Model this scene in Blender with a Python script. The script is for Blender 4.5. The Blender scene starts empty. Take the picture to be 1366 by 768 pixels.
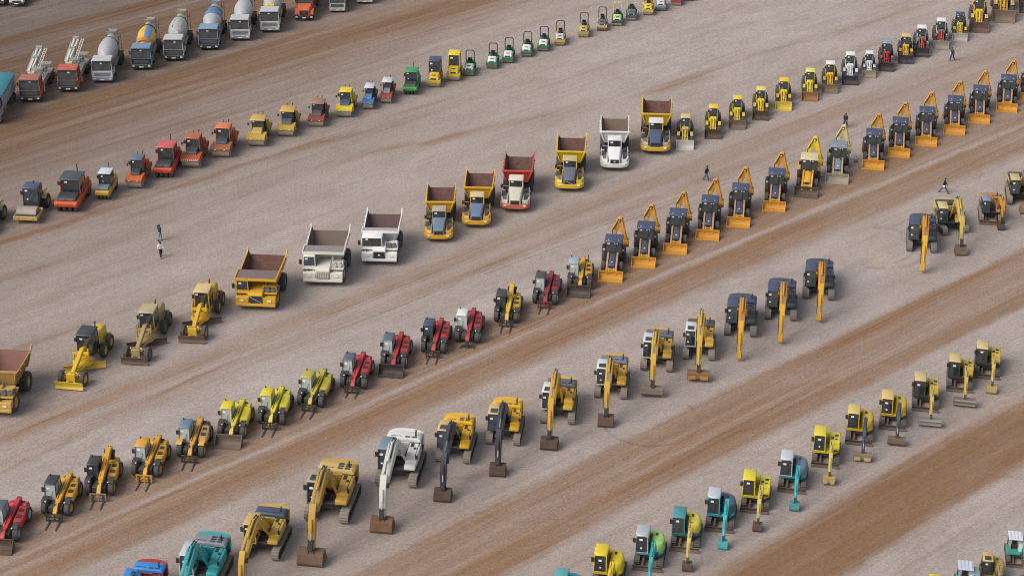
import bpy, bmesh, math, random
from mathutils import Vector, Matrix
random.seed(7)
R = math.radians
scene = bpy.context.scene
COL = scene.collection

# ------------------------------------------------------------------ camera
TILT = R(28.0)
FOC = 1434.0 / math.tan(TILT)          # focal length in pixels of the 1366 px wide photograph
HGT = math.cos(TILT) / 0.00956         # height of the helicopter above the yard

def ground(u, v, z=0.0):
    dx = u - 683.0; dv = v - 384.0
    fy = FOC * math.cos(TILT) - dv * math.sin(TILT)
    fz = -FOC * math.sin(TILT) - dv * math.cos(TILT)
    t = (z - HGT) / fz
    return Vector((dx * t, fy * t, z))

cam_d = bpy.data.cameras.new('camera'); cam = bpy.data.objects.new('camera', cam_d); COL.objects.link(cam)
cam.location = (0, 0, HGT); cam.rotation_euler = (math.pi / 2 - TILT, 0, 0)
cam_d.sensor_width = 36; cam_d.lens = 36 * FOC / 1366; cam_d.clip_end = 8000; cam_d.clip_start = 1
scene.camera = cam
cy = scene.cycles; cy.max_bounces = 6; cy.diffuse_bounces = 3; cy.glossy_bounces = 3; cy.transmission_bounces = 2; cy.adaptive_threshold = 0.015; cy.filter_width = 1.05

# ------------------------------------------------------------------ materials
MATS = {}
def nt_new(name):
    m = bpy.data.materials.new(name); m.use_nodes = True
    nt = m.node_tree; nt.nodes.clear()
    return m, nt
def N(nt, t, **kw):
    n = nt.nodes.new(t)
    for k, v in kw.items():
        if k.startswith('i_'):
            key = k[2:]; key = int(key) if key.isdigit() else key.replace('_', ' ')
            n.inputs[key].default_value = v
        else: setattr(n, k, v)
    return n
def mathn(nt, op, a, b=None, c=None, clamp=False):
    n = nt.nodes.new('ShaderNodeMath'); n.operation = op; n.use_clamp = clamp
    for i, x in enumerate((a, b, c)):
        if x is None: continue
        if isinstance(x, (int, float)): n.inputs[i].default_value = x
        else: nt.links.new(x, n.inputs[i])
    return n.outputs[0]
def mixc(nt, f, a, b, mode='MIX'):
    n = nt.nodes.new('ShaderNodeMix'); n.data_type = 'RGBA'; n.blend_type = mode
    for i, x in ((0, f), (6, a), (7, b)):
        if isinstance(x, (int, float)): n.inputs[i].default_value = x
        elif isinstance(x, tuple): n.inputs[i].default_value = x if len(x) == 4 else x + (1,)
        else: nt.links.new(x, n.inputs[i])
    return n.outputs[2]
DUST = (0.30, 0.235, 0.19)

def paint(rgb, rough=0.42, dust=0.5, metal=0.0, fade=0.25, name=None, spec=0.5):
    key = (tuple(rgb), rough, dust, metal, fade)
    if key in MATS: return MATS[key]
    m, nt = nt_new(name or 'paint'); L = nt.links
    out = N(nt, 'ShaderNodeOutputMaterial'); bs = N(nt, 'ShaderNodeBsdfPrincipled')
    geo = N(nt, 'ShaderNodeNewGeometry'); oi = N(nt, 'ShaderNodeObjectInfo'); tc = N(nt, 'ShaderNodeTexCoord')
    off = N(nt, 'ShaderNodeVectorMath', operation='ADD')
    L.new(tc.outputs['Object'], off.inputs[0])
    comb = N(nt, 'ShaderNodeCombineXYZ')
    L.new(mathn(nt, 'MULTIPLY', oi.outputs['Random'], 37.0), comb.inputs[0]); L.new(comb.outputs[0], off.inputs[1])
    n1 = N(nt, 'ShaderNodeTexNoise', i_Scale=2.2, i_Detail=6.0, i_Roughness=0.65); L.new(off.outputs[0], n1.inputs['Vector'])
    n2 = N(nt, 'ShaderNodeTexNoise', i_Scale=9.0, i_Detail=4.0, i_Roughness=0.7); L.new(off.outputs[0], n2.inputs['Vector'])
    sx = N(nt, 'ShaderNodeSeparateXYZ'); L.new(geo.outputs['Normal'], sx.inputs[0])
    px = N(nt, 'ShaderNodeSeparateXYZ'); L.new(geo.outputs['Position'], px.inputs[0])
    up = mathn(nt, 'MULTIPLY', mathn(nt, 'MAXIMUM', sx.outputs[2], 0.0), 0.45)
    low = N(nt, 'ShaderNodeMapRange', i_1=1.7, i_2=0.1, i_3=0.0, i_4=0.55); L.new(px.outputs[2], low.inputs[0])
    k = mathn(nt, 'ADD', up, low.outputs[0])
    nn = mathn(nt, 'ADD', mathn(nt, 'MULTIPLY', n1.outputs[0], 1.2), mathn(nt, 'MULTIPLY', n2.outputs[0], 0.8))
    nn = mathn(nt, 'SUBTRACT', nn, 0.55)
    f = mathn(nt, 'MULTIPLY', mathn(nt, 'MULTIPLY', k, nn), dust * .65, clamp=True)
    # sun-bleached and worn paint
    r, g, b = rgb; lum = (r + g + b) / 3
    faded = tuple(min(0.85, c * 0.9 + lum * 0.1 + 0.008) for c in rgb); deep = tuple(c * 0.72 for c in rgb)
    wear = N(nt, 'ShaderNodeMapRange', i_1=0.35, i_2=0.65); L.new(n1.outputs[0], wear.inputs[0])
    c0 = mixc(nt, mathn(nt, 'MULTIPLY', wear.outputs[0], fade * 1.6, clamp=True), tuple(rgb), faded)
    c0 = mixc(nt, mathn(nt, 'MULTIPLY', mathn(nt, 'SUBTRACT', 1.0, wear.outputs[0]), fade, clamp=True), c0, deep)
    gm = N(nt, 'ShaderNodeMapRange', i_1=0.54, i_2=0.70, i_3=0.0, i_4=min(.4, dust)); L.new(n2.outputs[0], gm.inputs[0])
    c0 = mixc(nt, gm.outputs[0], c0, tuple(c * .45 + d * .1 for c, d in zip(rgb, (.1, .06, .04))))
    c = mixc(nt, f, c0, DUST)
    L.new(c, bs.inputs['Base Color'])
    L.new(mathn(nt, 'ADD', rough, mathn(nt, 'MULTIPLY', f, 0.4), clamp=True), bs.inputs['Roughness'])
    bs.inputs['Metallic'].default_value = metal; bs.inputs['Specular IOR Level'].default_value = spec
    bp = N(nt, 'ShaderNodeBump', i_Strength=0.12, i_Distance=0.03); L.new(n2.outputs[0], bp.inputs['Height']); L.new(bp.outputs[0], bs.inputs['Normal'])
    L.new(bs.outputs[0], out.inputs[0])
    MATS[key] = m
    return m

def glass(rgb=(0.022, 0.03, 0.036), ior=1.9):
    key = ('glass', rgb, ior)
    if key in MATS: return MATS[key]
    m, nt = nt_new('cab_glass'); L = nt.links
    out = N(nt, 'ShaderNodeOutputMaterial'); bs = N(nt, 'ShaderNodeBsdfPrincipled')
    tc = N(nt, 'ShaderNodeTexCoord'); n1 = N(nt, 'ShaderNodeTexNoise', i_Scale=1.6, i_Detail=4.0); L.new(tc.outputs['Object'], n1.inputs['Vector'])
    ramp = N(nt, 'ShaderNodeMapRange', i_1=0.42, i_2=0.75, i_3=0.0, i_4=0.22); L.new(n1.outputs[0], ramp.inputs[0])
    L.new(mixc(nt, ramp.outputs[0], rgb, (0.16, 0.15, 0.14)), bs.inputs['Base Color'])
    bs.inputs['Roughness'].default_value = 0.07; bs.inputs['IOR'].default_value = ior
    L.new(bs.outputs[0], out.inputs[0]); MATS[key] = m
    return m

GL = glass(); GLL = glass((0.42, 0.47, 0.45), 1.9); GLG = glass((0.03, 0.048, 0.055), 1.9); GLB = glass((0.035, 0.055, 0.085), 1.9); GLT = glass((0.05, 0.066, 0.078), 1.9)  # GLL and GLT carry pale sky reflection painted into the base colour
RUB = paint((0.04, 0.043, 0.05), 0.8, 0.9, name='rubber'); DRK = paint((0.028, 0.029, 0.033), 0.6, 0.55, name='dark_metal')
GRY = paint((0.16, 0.16, 0.165), 0.6, 0.55, name='grey_metal'); TRK = paint((0.25, 0.215, 0.18), 0.75, 0.9, name='track_steel')
RUS = paint((0.075, 0.04, 0.026), 0.8, 0.6, name='rusty_steel'); RUO = paint((0.23, 0.105, 0.045), 0.8, 0.5, name='orange_rust')
DRM = paint((0.34, 0.29, 0.235), 0.5, 0.6, name='drum_steel'); CHR = paint((0.55, 0.55, 0.56), 0.25, 0.2, 0.8, name='chrome_rod')
STK = paint((0.82, 0.82, 0.82), 0.6, 0.05, fade=0.0, name='paper'); LMP = paint((0.75, 0.75, 0.72), 0.15, 0.1, fade=0.0, name='lamp_glass')
TRAY = paint((0.125, 0.055, 0.040), 0.85, 0.8, fade=.7, spec=0.2, name='tray_steel'); AMB = paint((0.7, 0.25, 0.02), 0.3, 0.1, name='amber_lamp')
SEAT = paint((0.015, 0.015, 0.017), 0.7, 0.3, name='seat_vinyl'); RWH = paint((0.62, 0.60, 0.56), 0.5, 0.5, name='rim_white')
YEL = (0.74, 0.385, 0.012); AMBR = (0.70, 0.345, 0.012); LEM = (0.72, 0.58, 0.02); TAN = (0.50, 0.33, 0.10); OLD = (0.56, 0.36, 0.07)
ORG = (0.55, 0.225, 0.02); RED = (0.47, 0.025, 0.025); MAR = (0.30, 0.018, 0.03); TEAL = (0.02, 0.36, 0.38); WHI = (0.74, 0.74, 0.70)
ROL = (0.66, 0.115, 0.018); CRM = (0.62, 0.52, 0.30); NAVY = (0.045, 0.068, 0.135); SLATE = (0.10, 0.12, 0.15); GRN = (0.02, 0.20, 0.07)
BGR = (0.14, 0.21, 0.30); KUB = (0.70, 0.10, 0.02)

# ------------------------------------------------------------------ mesh helper
class MB:
    def __init__(s): s.v = []; s.f = []; s.mi = []; s.m = 0
    def add(s, vs, fs, m=None):
        o = len(s.v); s.v += [tuple(v) for v in vs]
        for f in fs: s.f.append([i + o for i in f]); s.mi.append(s.m if m is None else m)
        return s
    def hexa(s, b, t): return s.add(list(b) + list(t), [(3, 2, 1, 0), (4, 5, 6, 7), (0, 1, 5, 4), (1, 2, 6, 5), (2, 3, 7, 6), (3, 0, 4, 7)])
    def box(s, x0, x1, y0, y1, z0, z1): return s.hexa([(x0, y0, z0), (x1, y0, z0), (x1, y1, z0), (x0, y1, z0)], [(x0, y0, z1), (x1, y0, z1), (x1, y1, z1), (x0, y1, z1)])
    def loft(s, rings, caps=True):
        n = len(rings[0]); vs = [p for r in rings for p in r]; fs = []
        for i in range(len(rings) - 1):
            for j in range(n): fs.append((i * n + j, i * n + (j + 1) % n, (i + 1) * n + (j + 1) % n, (i + 1) * n + j))
        if caps: fs += [tuple(range(n))[::-1], tuple((len(rings) - 1) * n + j for j in range(n))]
        return s.add(vs, fs)
    def prism(s, pts, x0, x1): return s.loft([[(x0, y, z) for y, z in pts], [(x1, y, z) for y, z in pts]])     # (y,z) profile along x
    def prz(s, pts, z0, z1, k=1.0): return s.loft([[(x, y, z0) for x, y in pts], [(x * k, y * k, z1) for x, y in pts]])   # (x,y) outline along z
    def pry(s, pts, y0, y1): return s.loft([[(x, y0, z) for x, z in pts], [(x, y1, z) for x, z in pts]])
    def lathe(s, prof, o, d, n=16):
        d = Vector(d).normalized(); o = Vector(o); a = d.orthogonal().normalized()
        if abs(d.x) > 0.9: a = Vector((0, 0, 1))
        b = d.cross(a)
        return s.loft([[o + d * t + (a * math.cos(6.28318 * j / n) + b * math.sin(6.28318 * j / n)) * r for j in range(n)] for r, t in prof])
    def cyl(s, p0, p1, r0, r1=None, n=10):
        p0 = Vector(p0); p1 = Vector(p1); l = (p1 - p0).length
        return s.lathe([(r0, 0), (r0 if r1 is None else r1, l)], p0, p1 - p0, n)
    def tube(s, pts, r, n=6):
        for a, b in zip(pts[:-1], pts[1:]): s.cyl(a, b, r, n=n)
        return s
    def bar(s, p0, p1, w, h, w1=None, h1=None, up=(0, 0, 1)):
        p0 = Vector(p0); p1 = Vector(p1); d = (p1 - p0).normalized(); up = Vector(up)
        if abs(d.dot(up)) > 0.98: up = Vector((0, 1, 0))
        sx = d.cross(up).normalized(); uz = sx.cross(d)
        w1 = w if w1 is None else w1; h1 = h if h1 is None else h1
        q = lambda p, a, b: [p - sx * a / 2 - uz * b / 2, p + sx * a / 2 - uz * b / 2, p + sx * a / 2 + uz * b / 2, p - sx * a / 2 + uz * b / 2]
        return s.loft([q(p0, w, h), q(p1, w1, h1)])
    def beam(s, st, x, w):                    # bent box girder in a vertical plane: (y, z, half height)
        rings = []
        for i, (y, z, hh) in enumerate(st):
            a = st[max(i - 1, 0)]; b = st[min(i + 1, len(st) - 1)]
            t = Vector((b[0] - a[0], b[1] - a[1])).normalized(); n = Vector((-t.y, t.x))
            rings.append([(x - w / 2, y + n.x * hh, z + n.y * hh), (x + w / 2, y + n.x * hh, z + n.y * hh), (x + w / 2, y - n.x * hh, z - n.y * hh), (x - w / 2, y - n.x * hh, z - n.y * hh)])
        return s.loft(rings)
    def strip(s, pts, t, x0, x1):             # bent plate: (y,z) polyline with thickness
        off = []
        for i, (y, z) in enumerate(pts):
            a = pts[max(i - 1, 0)]; b = pts[min(i + 1, len(pts) - 1)]
            d = Vector((b[0] - a[0], b[1] - a[1])).normalized(); off.append((y - d.y * t, z + d.x * t))
        return s.prism(list(pts) + off[::-1], x0, x1)
    def quad(s, a, b, c, d): return s.add([a, b, c, d], [(0, 1, 2, 3)])
    def ball(s, c, r, sz=1.0, n=8):
        m = n // 2; c = Vector(c)
        return s.loft([[c + Vector((r * math.sin(math.pi * i / m) * math.cos(6.28318 * j / n), r * math.sin(math.pi * i / m) * math.sin(6.28318 * j / n), -sz * r * math.cos(math.pi * i / m))) for j in range(n)] for i in range(m + 1)][1:-1])
    def xf(s, M):
        s.v = [tuple(M @ Vector(v)) for v in s.v]; return s
    def mesh(s, name, mats, bevel=0.0):
        me = bpy.data.meshes.new(name); bm = bmesh.new()
        vs = [bm.verts.new(v) for v in s.v]
        for f, mi in zip(s.f, s.mi):
            try: fc = bm.faces.new([vs[i] for i in f]); fc.material_index = mi
            except ValueError: pass
        bmesh.ops.recalc_face_normals(bm, faces=bm.faces)
        if bevel:
            es = [e for e in bm.edges if len(e.link_faces) == 2 and e.calc_face_angle(0) > 0.6]
            bmesh.ops.bevel(bm, geom=es, offset=bevel, segments=1, affect='EDGES', profile=0.5, clamp_overlap=True)
        for f in bm.faces: f.smooth = True
        bm.to_mesh(me); bm.free()
        for m in (mats if isinstance(mats, (list, tuple)) else [mats]): me.materials.append(m)
        me.set_sharp_from_angle(angle=R(32))
        return me

CACHE = {}
def thing(name, label, cat, group=None):
    o = bpy.data.objects.new(name, None); o.empty_display_size = 0.5; COL.objects.link(o)
    o['label'] = label; o['category'] = cat
    if group: o['group'] = group
    return o
def part(name, mb, mat, parent, bevel=0.0, rz=0.0, key=None, loc=None, label=None):
    if key is not None and key in CACHE: me = CACHE[key]
    else:
        me = mb.mesh(name, mat, bevel)
        if key is not None: CACHE[key] = me
    o = bpy.data.objects.new(name, me); COL.objects.link(o); o.parent = parent
    if rz: o.rotation_euler = (0, 0, rz)
    if loc: o.location = loc
    if label: o['label'] = label
    return o
def kids(o): return [c for c in bpy.data.objects if c.parent == o]
def dup(root, label=None, group=None):
    tree = {}
    for c in bpy.data.objects:
        if c.parent: tree.setdefault(c.parent.name, []).append(c)
    def cp(o, p):
        c = o.copy(); COL.objects.link(c); c.parent = p
        for ch in tree.get(o.name, []): cp(ch, c)
        return c
    r = cp(root, None)
    if label: r['label'] = label
    if group: r['group'] = group
    return r
def place(o, u, v, ay=0.0, az=0.0, yaw=0.0, ax=0.0, s=1.0, sx=1.0, sz=1.0):
    """stand the thing on the yard so that its local reference point (ax, ay, az) is at the surveyed spot"""
    g = ground(u, v, az * s); r = -R(yaw)   # yaw: heading of the tail, clockwise from the view direction
    ox = (ax * math.cos(r) - ay * math.sin(r)) * s; oy = (ax * math.sin(r) + ay * math.cos(r)) * s
    o.location = (g.x - ox, g.y - oy, 0); o.rotation_euler = (0, 0, r); o.scale = (s * sx, s, s * sz)
    return o

# ------------------------------------------------------------------ shared parts
def wheel(T, x, y, r, w, rim, lug=True, name='wheel', tm=None, rz=0.0):
    tm = tm or RUB; n = 36 if lug else 22; key = ('tyre', r, w, lug, tm.name)
    sgn = 1 if x > 0 else -1
    mb = MB()
    if key not in CACHE:
        prof = [(r * 0.56, -w * 0.36), (r * 0.62, -w * 0.5), (r * 0.88, -w * 0.5), (r, -w * 0.36), (r, w * 0.36), (r * 0.88, w * 0.5), (r * 0.62, w * 0.5), (r * 0.56, w * 0.36)]
        rings = []
        for k, (rr, t) in enumerate(prof):
            ring = []
            for j in range(n):
                q = rr
                if lug and k in (2, 3, 4, 5) and (j + (0 if k < 4 else 1)) % 2: q = rr * 0.93
                a = 6.28318 * j / n; ring.append((t, q * math.cos(a), q * math.sin(a)))
            rings.append(ring)
        mb.loft(rings, caps=False)
    o = part(name, mb, tm, T, key=key, loc=(x, y, r), rz=rz)
    key = ('rim', r, w, rim.name, sgn); mb = MB()
    if key not in CACHE:
        mb.lathe([(r * 0.3, -w * 0.3), (r * 0.57, -w * 0.38), (r * 0.57, w * 0.38), (r * 0.5, w * 0.36), (r * 0.42, w * 0.22), (r * 0.2, w * 0.22), (r * 0.17, w * 0.34), (r * 0.05, w * 0.36)], (0, 0, 0), (sgn, 0, 0), 14)
    part('rim', mb, rim, o, key=key)
    return o
def lamp(T, name, x, y, z, w=0.16, h=0.12, m=None, d=0.06, rz=0.0):
    part(name, MB().box(x - w / 2, x + w / 2, y - d, y, z - h / 2, z + h / 2), m or LMP, T, 0.015, rz=rz)
def mirror(T, x, y, z, sgn, rz=0.0, s=1.0):
    mb = MB().box(x + sgn * 0.1 * s - 0.1 * s, x + sgn * 0.1 * s + 0.1 * s, y - 0.09, y - 0.02, z - 0.2 * s, z + 0.2 * s).tube([(x - sgn * 0.08, y + 0.05, z + 0.1), (x + sgn * 0.1 * s, y - 0.04, z + 0.1)], 0.02, 5)
    part('mirror', mb, DRK, T, rz=rz)
def lerp(a, b, t): return tuple(p + (q - p) * t for p, q in zip(a, b))
def bil(q, u, v, off=(0, -0.012, 0.006)):
    p = lerp(lerp(q[0], q[1], u), lerp(q[3], q[2], u), v); return tuple(a + b for a, b in zip(p, off))
def cab(T, x0, x1, y0, y1, z0, z1, frame, roof=None, sf=0.12, sr=0.0, panel=0.3, gl=None, rz=0.0, over=0.07, roofh=0.1, post=0.07, sticker=(0.12, 0.82), front_low=None, taper=0.04, hatch=False, mir=0, beacon=False, round_roof=False):
    gl = gl or GL; roof = roof or frame; fp = panel if front_low is None else front_low
    xa, xb = x0 + taper, x1 - taper; zt = z1 - roofh
    B = [(x0, y0, z0), (x1, y0, z0), (x1, y1, z0), (x0, y1, z0)]
    Tp = [(xa, y0 + sf, zt), (xb, y0 + sf, zt), (xb, y1 - sr, zt), (xa, y1 - sr, zt)]
    mb = MB()
    for i in range(4):
        mb.bar(B[i], Tp[i], post, post, up=(0, 1, 0))
    for i in (1, 3): mb.bar(lerp(B[i], B[(i + 1) % 4], 0.55), lerp(Tp[i], Tp[(i + 1) % 4], 0.55), post * 0.9, post * 0.9, up=(0, 1, 0))
    for i in range(4): mb.bar(Tp[i], Tp[(i + 1) % 4], post, post)
    h = (z1 - z0)
    def lv(i, f): return lerp(B[i], Tp[i], f)
    f = panel / h
    mb.hexa(B, [lv(i, max(f, 0.02) if i > 1 else max(fp / h, 0.02)) for i in range(4)])
    c = part('cab', mb, frame, T, 0.012, rz=rz)
    e = 0.012
    def pane(nm, i, j, fa, fb, n):
        q = [lerp(B[i], Tp[i], fa), lerp(B[j], Tp[j], fa), lerp(B[j], Tp[j], fb), lerp(B[i], Tp[i], fb)]
        q = [tuple(a + b * e for a, b in zip(p, n)) for p in q]
        part(nm, MB().quad(*q), gl, c); return q
    ws = pane('windshield', 0, 1, fp / h, 0.985, (0, -0.5, 0))
    pane('side_window', 1, 2, f, 0.985, (0.5, 0, 0)); pane('rear_window', 2, 3, f, 0.985, (0, 0.5, 0)); pane('side_window', 3, 0, f, 0.985, (-0.5, 0, 0))
    if sticker:
        su, sv = sticker; su += random.uniform(-.03, .12); sv -= random.uniform(0, .1); W = (x1 - x0); wu = 0.26 / W; hv = 0.17 / max(0.4, (z1 - z0 - fp))
        part('lot_sticker', MB().quad(bil(ws, su, sv - hv), bil(ws, su + wu, sv - hv), bil(ws, su + wu, sv), bil(ws, su, sv)), STK, c)
        if fp < 0.6 and h > 1.3 and random.random() < .5: part('lot_sticker', MB().quad(bil(ws, su + .1, .3 - hv * .8), bil(ws, su + .1 + wu * .6, .3 - hv * .8), bil(ws, su + .1 + wu * .6, .3), bil(ws, su + .1, .3)), STK, c)
        # wiper
        part('wiper', MB().tube([bil(ws, .5, .02, (0, -.03, .01)), bil(ws, .72, .6, (0, -.03, .01))], 0.014, 4), DRK, c)
    mb = MB(); o = over
    if round_roof:
        w2 = (xb - xa) / 2 + o; cx = (xa + xb) / 2; l0 = y0 + sf - o; l1 = y1 - sr + o
        pts = [(cx - w2, l0 + w2 * .5), (cx - w2 * .8, l0 + .12), (cx - w2 * .35, l0), (cx + w2 * .35, l0), (cx + w2 * .8, l0 + .12), (cx + w2, l0 + w2 * .5), (cx + w2, l1), (cx - w2, l1)]
        mb.loft([[(x, y, zt) for x, y in pts], [(x, y, zt + roofh * .6) for x, y in pts], [(cx + (x - cx) * .85, (y - (l0 + l1) / 2) * .88 + (l0 + l1) / 2, z1 + .04) for x, y in pts]])
    else:
        mb.hexa([(xa - o, y0 + sf - o * 1.5, zt), (xb + o, y0 + sf - o * 1.5, zt), (xb + o, y1 - sr + o, zt), (xa - o, y1 - sr + o, zt)], [(xa - o + .05, y0 + sf - o + .03, z1), (xb + o - .05, y0 + sf - o + .03, z1), (xb + o - .05, y1 - sr + o - .04, z1), (xa - o + .05, y1 - sr + o - .04, z1)])
    rf = part('roof', mb, roof, c, 0.025)
    if hatch: part('roof_hatch', MB().box(xa + .14, xb - .14, y0 + sf + .06, y0 + sf + .72, z1 - .02, z1 + .035), GL if hatch is True else hatch, rf if False else c, 0.015)
    if beacon: part('beacon', MB().cyl((xb - .15, y1 - sr - .2, z1 - .01), (xb - .15, y1 - sr - .2, z1 + .2), 0.07, .05, 8), AMB, c)
    if mir in (1, 3): mirror(T, x0, y0 + sf * .5, z0 + h * .72, -1, rz=rz)
    if mir in (2, 3): mirror(T, x1, y0 + sf * .5, z0 + h * .72, 1, rz=rz)
    return c
def loader_bucket(T, w, yb, dep, h, mat, teeth=False, z=0.03, name='bucket', inner=None):
    yf = yb - dep
    prof = [(yf, z), (yb - dep * .35, z), (yb - dep * .08, z + h * .22), (yb, z + h * .55), (yb - dep * .12, z + h)]
    mb = MB(); x = w / 2
    mb.strip(prof, 0.05, -x, x)
    for a in (-x - 0.001, x - .05):
        mb.prism([(yf + .05, z + .02), (yb - dep * .35, z + .01), (yb - dep * .08, z + h * .22), (yb - .01, z + h * .55), (yb - dep * .12, z + h + .02), (yb - dep * .3, z + h * .92), (yf + dep * .25, z + h * .35)], a, a + .05)
    mb.bar((-x - .02, yb - dep * .13, z + h + .02), (x + .02, yb - dep * .13, z + h + .02), .09, .09)
    mb.box(-x - .03, x + .03, yf - .06, yf + .12, z - .015, z + .028)
    if teeth:
        n = int(w / .3)
        for i in range(n + 1): mb.hexa(*[[(-x + i * w / n + s * .045, yy, zz) for s, yy in ((-1, yf - .05), (1, yf - .05), (1, yf + .1), (-1, yf + .1))] for zz in (z - .02, z + .04)]); mb.bar((-x + i * w / n, yf, z), (-x + i * w / n, yf - .2, z - .01), .08, .05, .05, .03)
    return part(name, mb, mat, T)
def exc_bucket(T, x, y, z, w, k, mat, rz=0.0, teeth=True, ditch=False):
    P = [(.3, -.08), (-.16, -.06), (-.42, -.2), (-.62, -.72), (-.52, -.93), (-.25, -1.0), (.62, -.97)] if not ditch else [(.22, 0), (-.2, .02), (-.38, -.08), (-.5, -.5), (-.38, -.7), (-.1, -.75), (.5, -.72)]
    P = [(y + a * k, z + b * k) for a, b in P]; mb = MB()
    mb.strip(P, -0.05 * k, x - w / 2, x + w / 2)
    for a in (x - w / 2 - .002, x + w / 2 - .045 * k): mb.prism(P, a, a + .047 * k)
    for a in (x - .2 * k, x + .14 * k): mb.prism([(y + .16 * k, z + .18 * k), (y - .1 * k, z + .2 * k), (y - .42 * k, z - .12 * k), (y + .1 * k, z - .1 * k)], a, a + .06 * k)
    if teeth:
        for i in range(5): mb.bar((x - w * .42 + i * w * .21, P[-1][0] - .02, P[-1][1]), (x - w * .42 + i * w * .21, P[-1][0] + .24 * k, P[-1][1] + .02), .1 * k, .07 * k, .05 * k, .03 * k)
    # wear strips over the back
    for a in (-.3, .3): mb.bar((x + a * w, P[3][0] - .02, P[3][1] + .1 * k), (x + a * w, P[4][0] - .02, P[4][1]), .07 * k, .04 * k)
    return part('bucket', mb, mat, T, rz=rz)
def track(T, x, w, Lg, h, mat, frame, rz=0.0, pitch=0.19):
    r = h / 2; path = []
    flat = Lg / 2 - r
    def add(y, z, ny, nz): path.append((y, z, ny, nz))
    n = max(4, int(2 * flat / pitch) * 2)
    for i in range(n): add(-flat + 2 * flat * i / n, 0, 0, -1)
    m = max(6, int(math.pi * r / pitch) * 2)
    for i in range(m): a = -math.pi / 2 + math.pi * i / m; add(flat + r * math.cos(a), r + r * math.sin(a), math.cos(a), math.sin(a))
    for i in range(n): add(flat - 2 * flat * i / n, h - .05 * math.sin(math.pi * i / n), 0, 1)
    for i in range(m): a = math.pi / 2 + math.pi * i / m; add(-flat + r * math.cos(a), r + r * math.sin(a), math.cos(a), math.sin(a))
    pts = [(y - ny * (.0 if i % 2 else .045), z - nz * (.0 if i % 2 else .045)) for i, (y, z, ny, nz) in enumerate(path)]
    inn = [(y - ny * .13, z - nz * .13) for y, z, ny, nz in path]
    mb = MB(); N_ = len(pts)
    vs = [(x - w / 2, y, z) for y, z in pts] + [(x + w / 2, y, z) for y, z in pts] + [(x - w / 2, y, z) for y, z in inn] + [(x + w / 2, y, z) for y, z in inn]
    fs = []
    for i in range(N_):
        j = (i + 1) % N_
        fs += [(i, j, N_ + j, N_ + i), (2 * N_ + i, 2 * N_ + j, j, i), (N_ + i, N_ + j, 3 * N_ + j, 3 * N_ + i)]
    mb.add(vs, fs)
    o = part('track', mb, mat, T, rz=rz)
    fr = MB().box(x - w * .32, x + w * .32, -flat, flat, h * .2, h * .78)
    for s in (-1, 1): fr.cyl((x - w * .4, s * flat, r), (x + w * .4, s * flat, r), r * .78, n=14); fr.cyl((x - w * .47, s * flat, r), (x + w * .47, s * flat, r), r * .3, n=10)
    for i in range(6): yy = -flat * .8 + flat * 1.6 * i / 5; fr.cyl((x - w * .42, yy, h * .26), (x + w * .42, yy, h * .26), h * .15, n=8)
    part('track_frame', fr, frame, o)
    return o
def hyd(T, p0, p1, r, body, rz=0.0, parent=None):
    p0 = Vector(p0); p1 = Vector(p1); m = p0.lerp(p1, .6)
    o = part('hydraulic_cylinder', MB().cyl(p0, m, r, n=8), body, parent or T, rz=rz if parent is None else 0)
    part('rod', MB().cyl(m, p1, r * .55, n=6), CHR, o)

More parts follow.
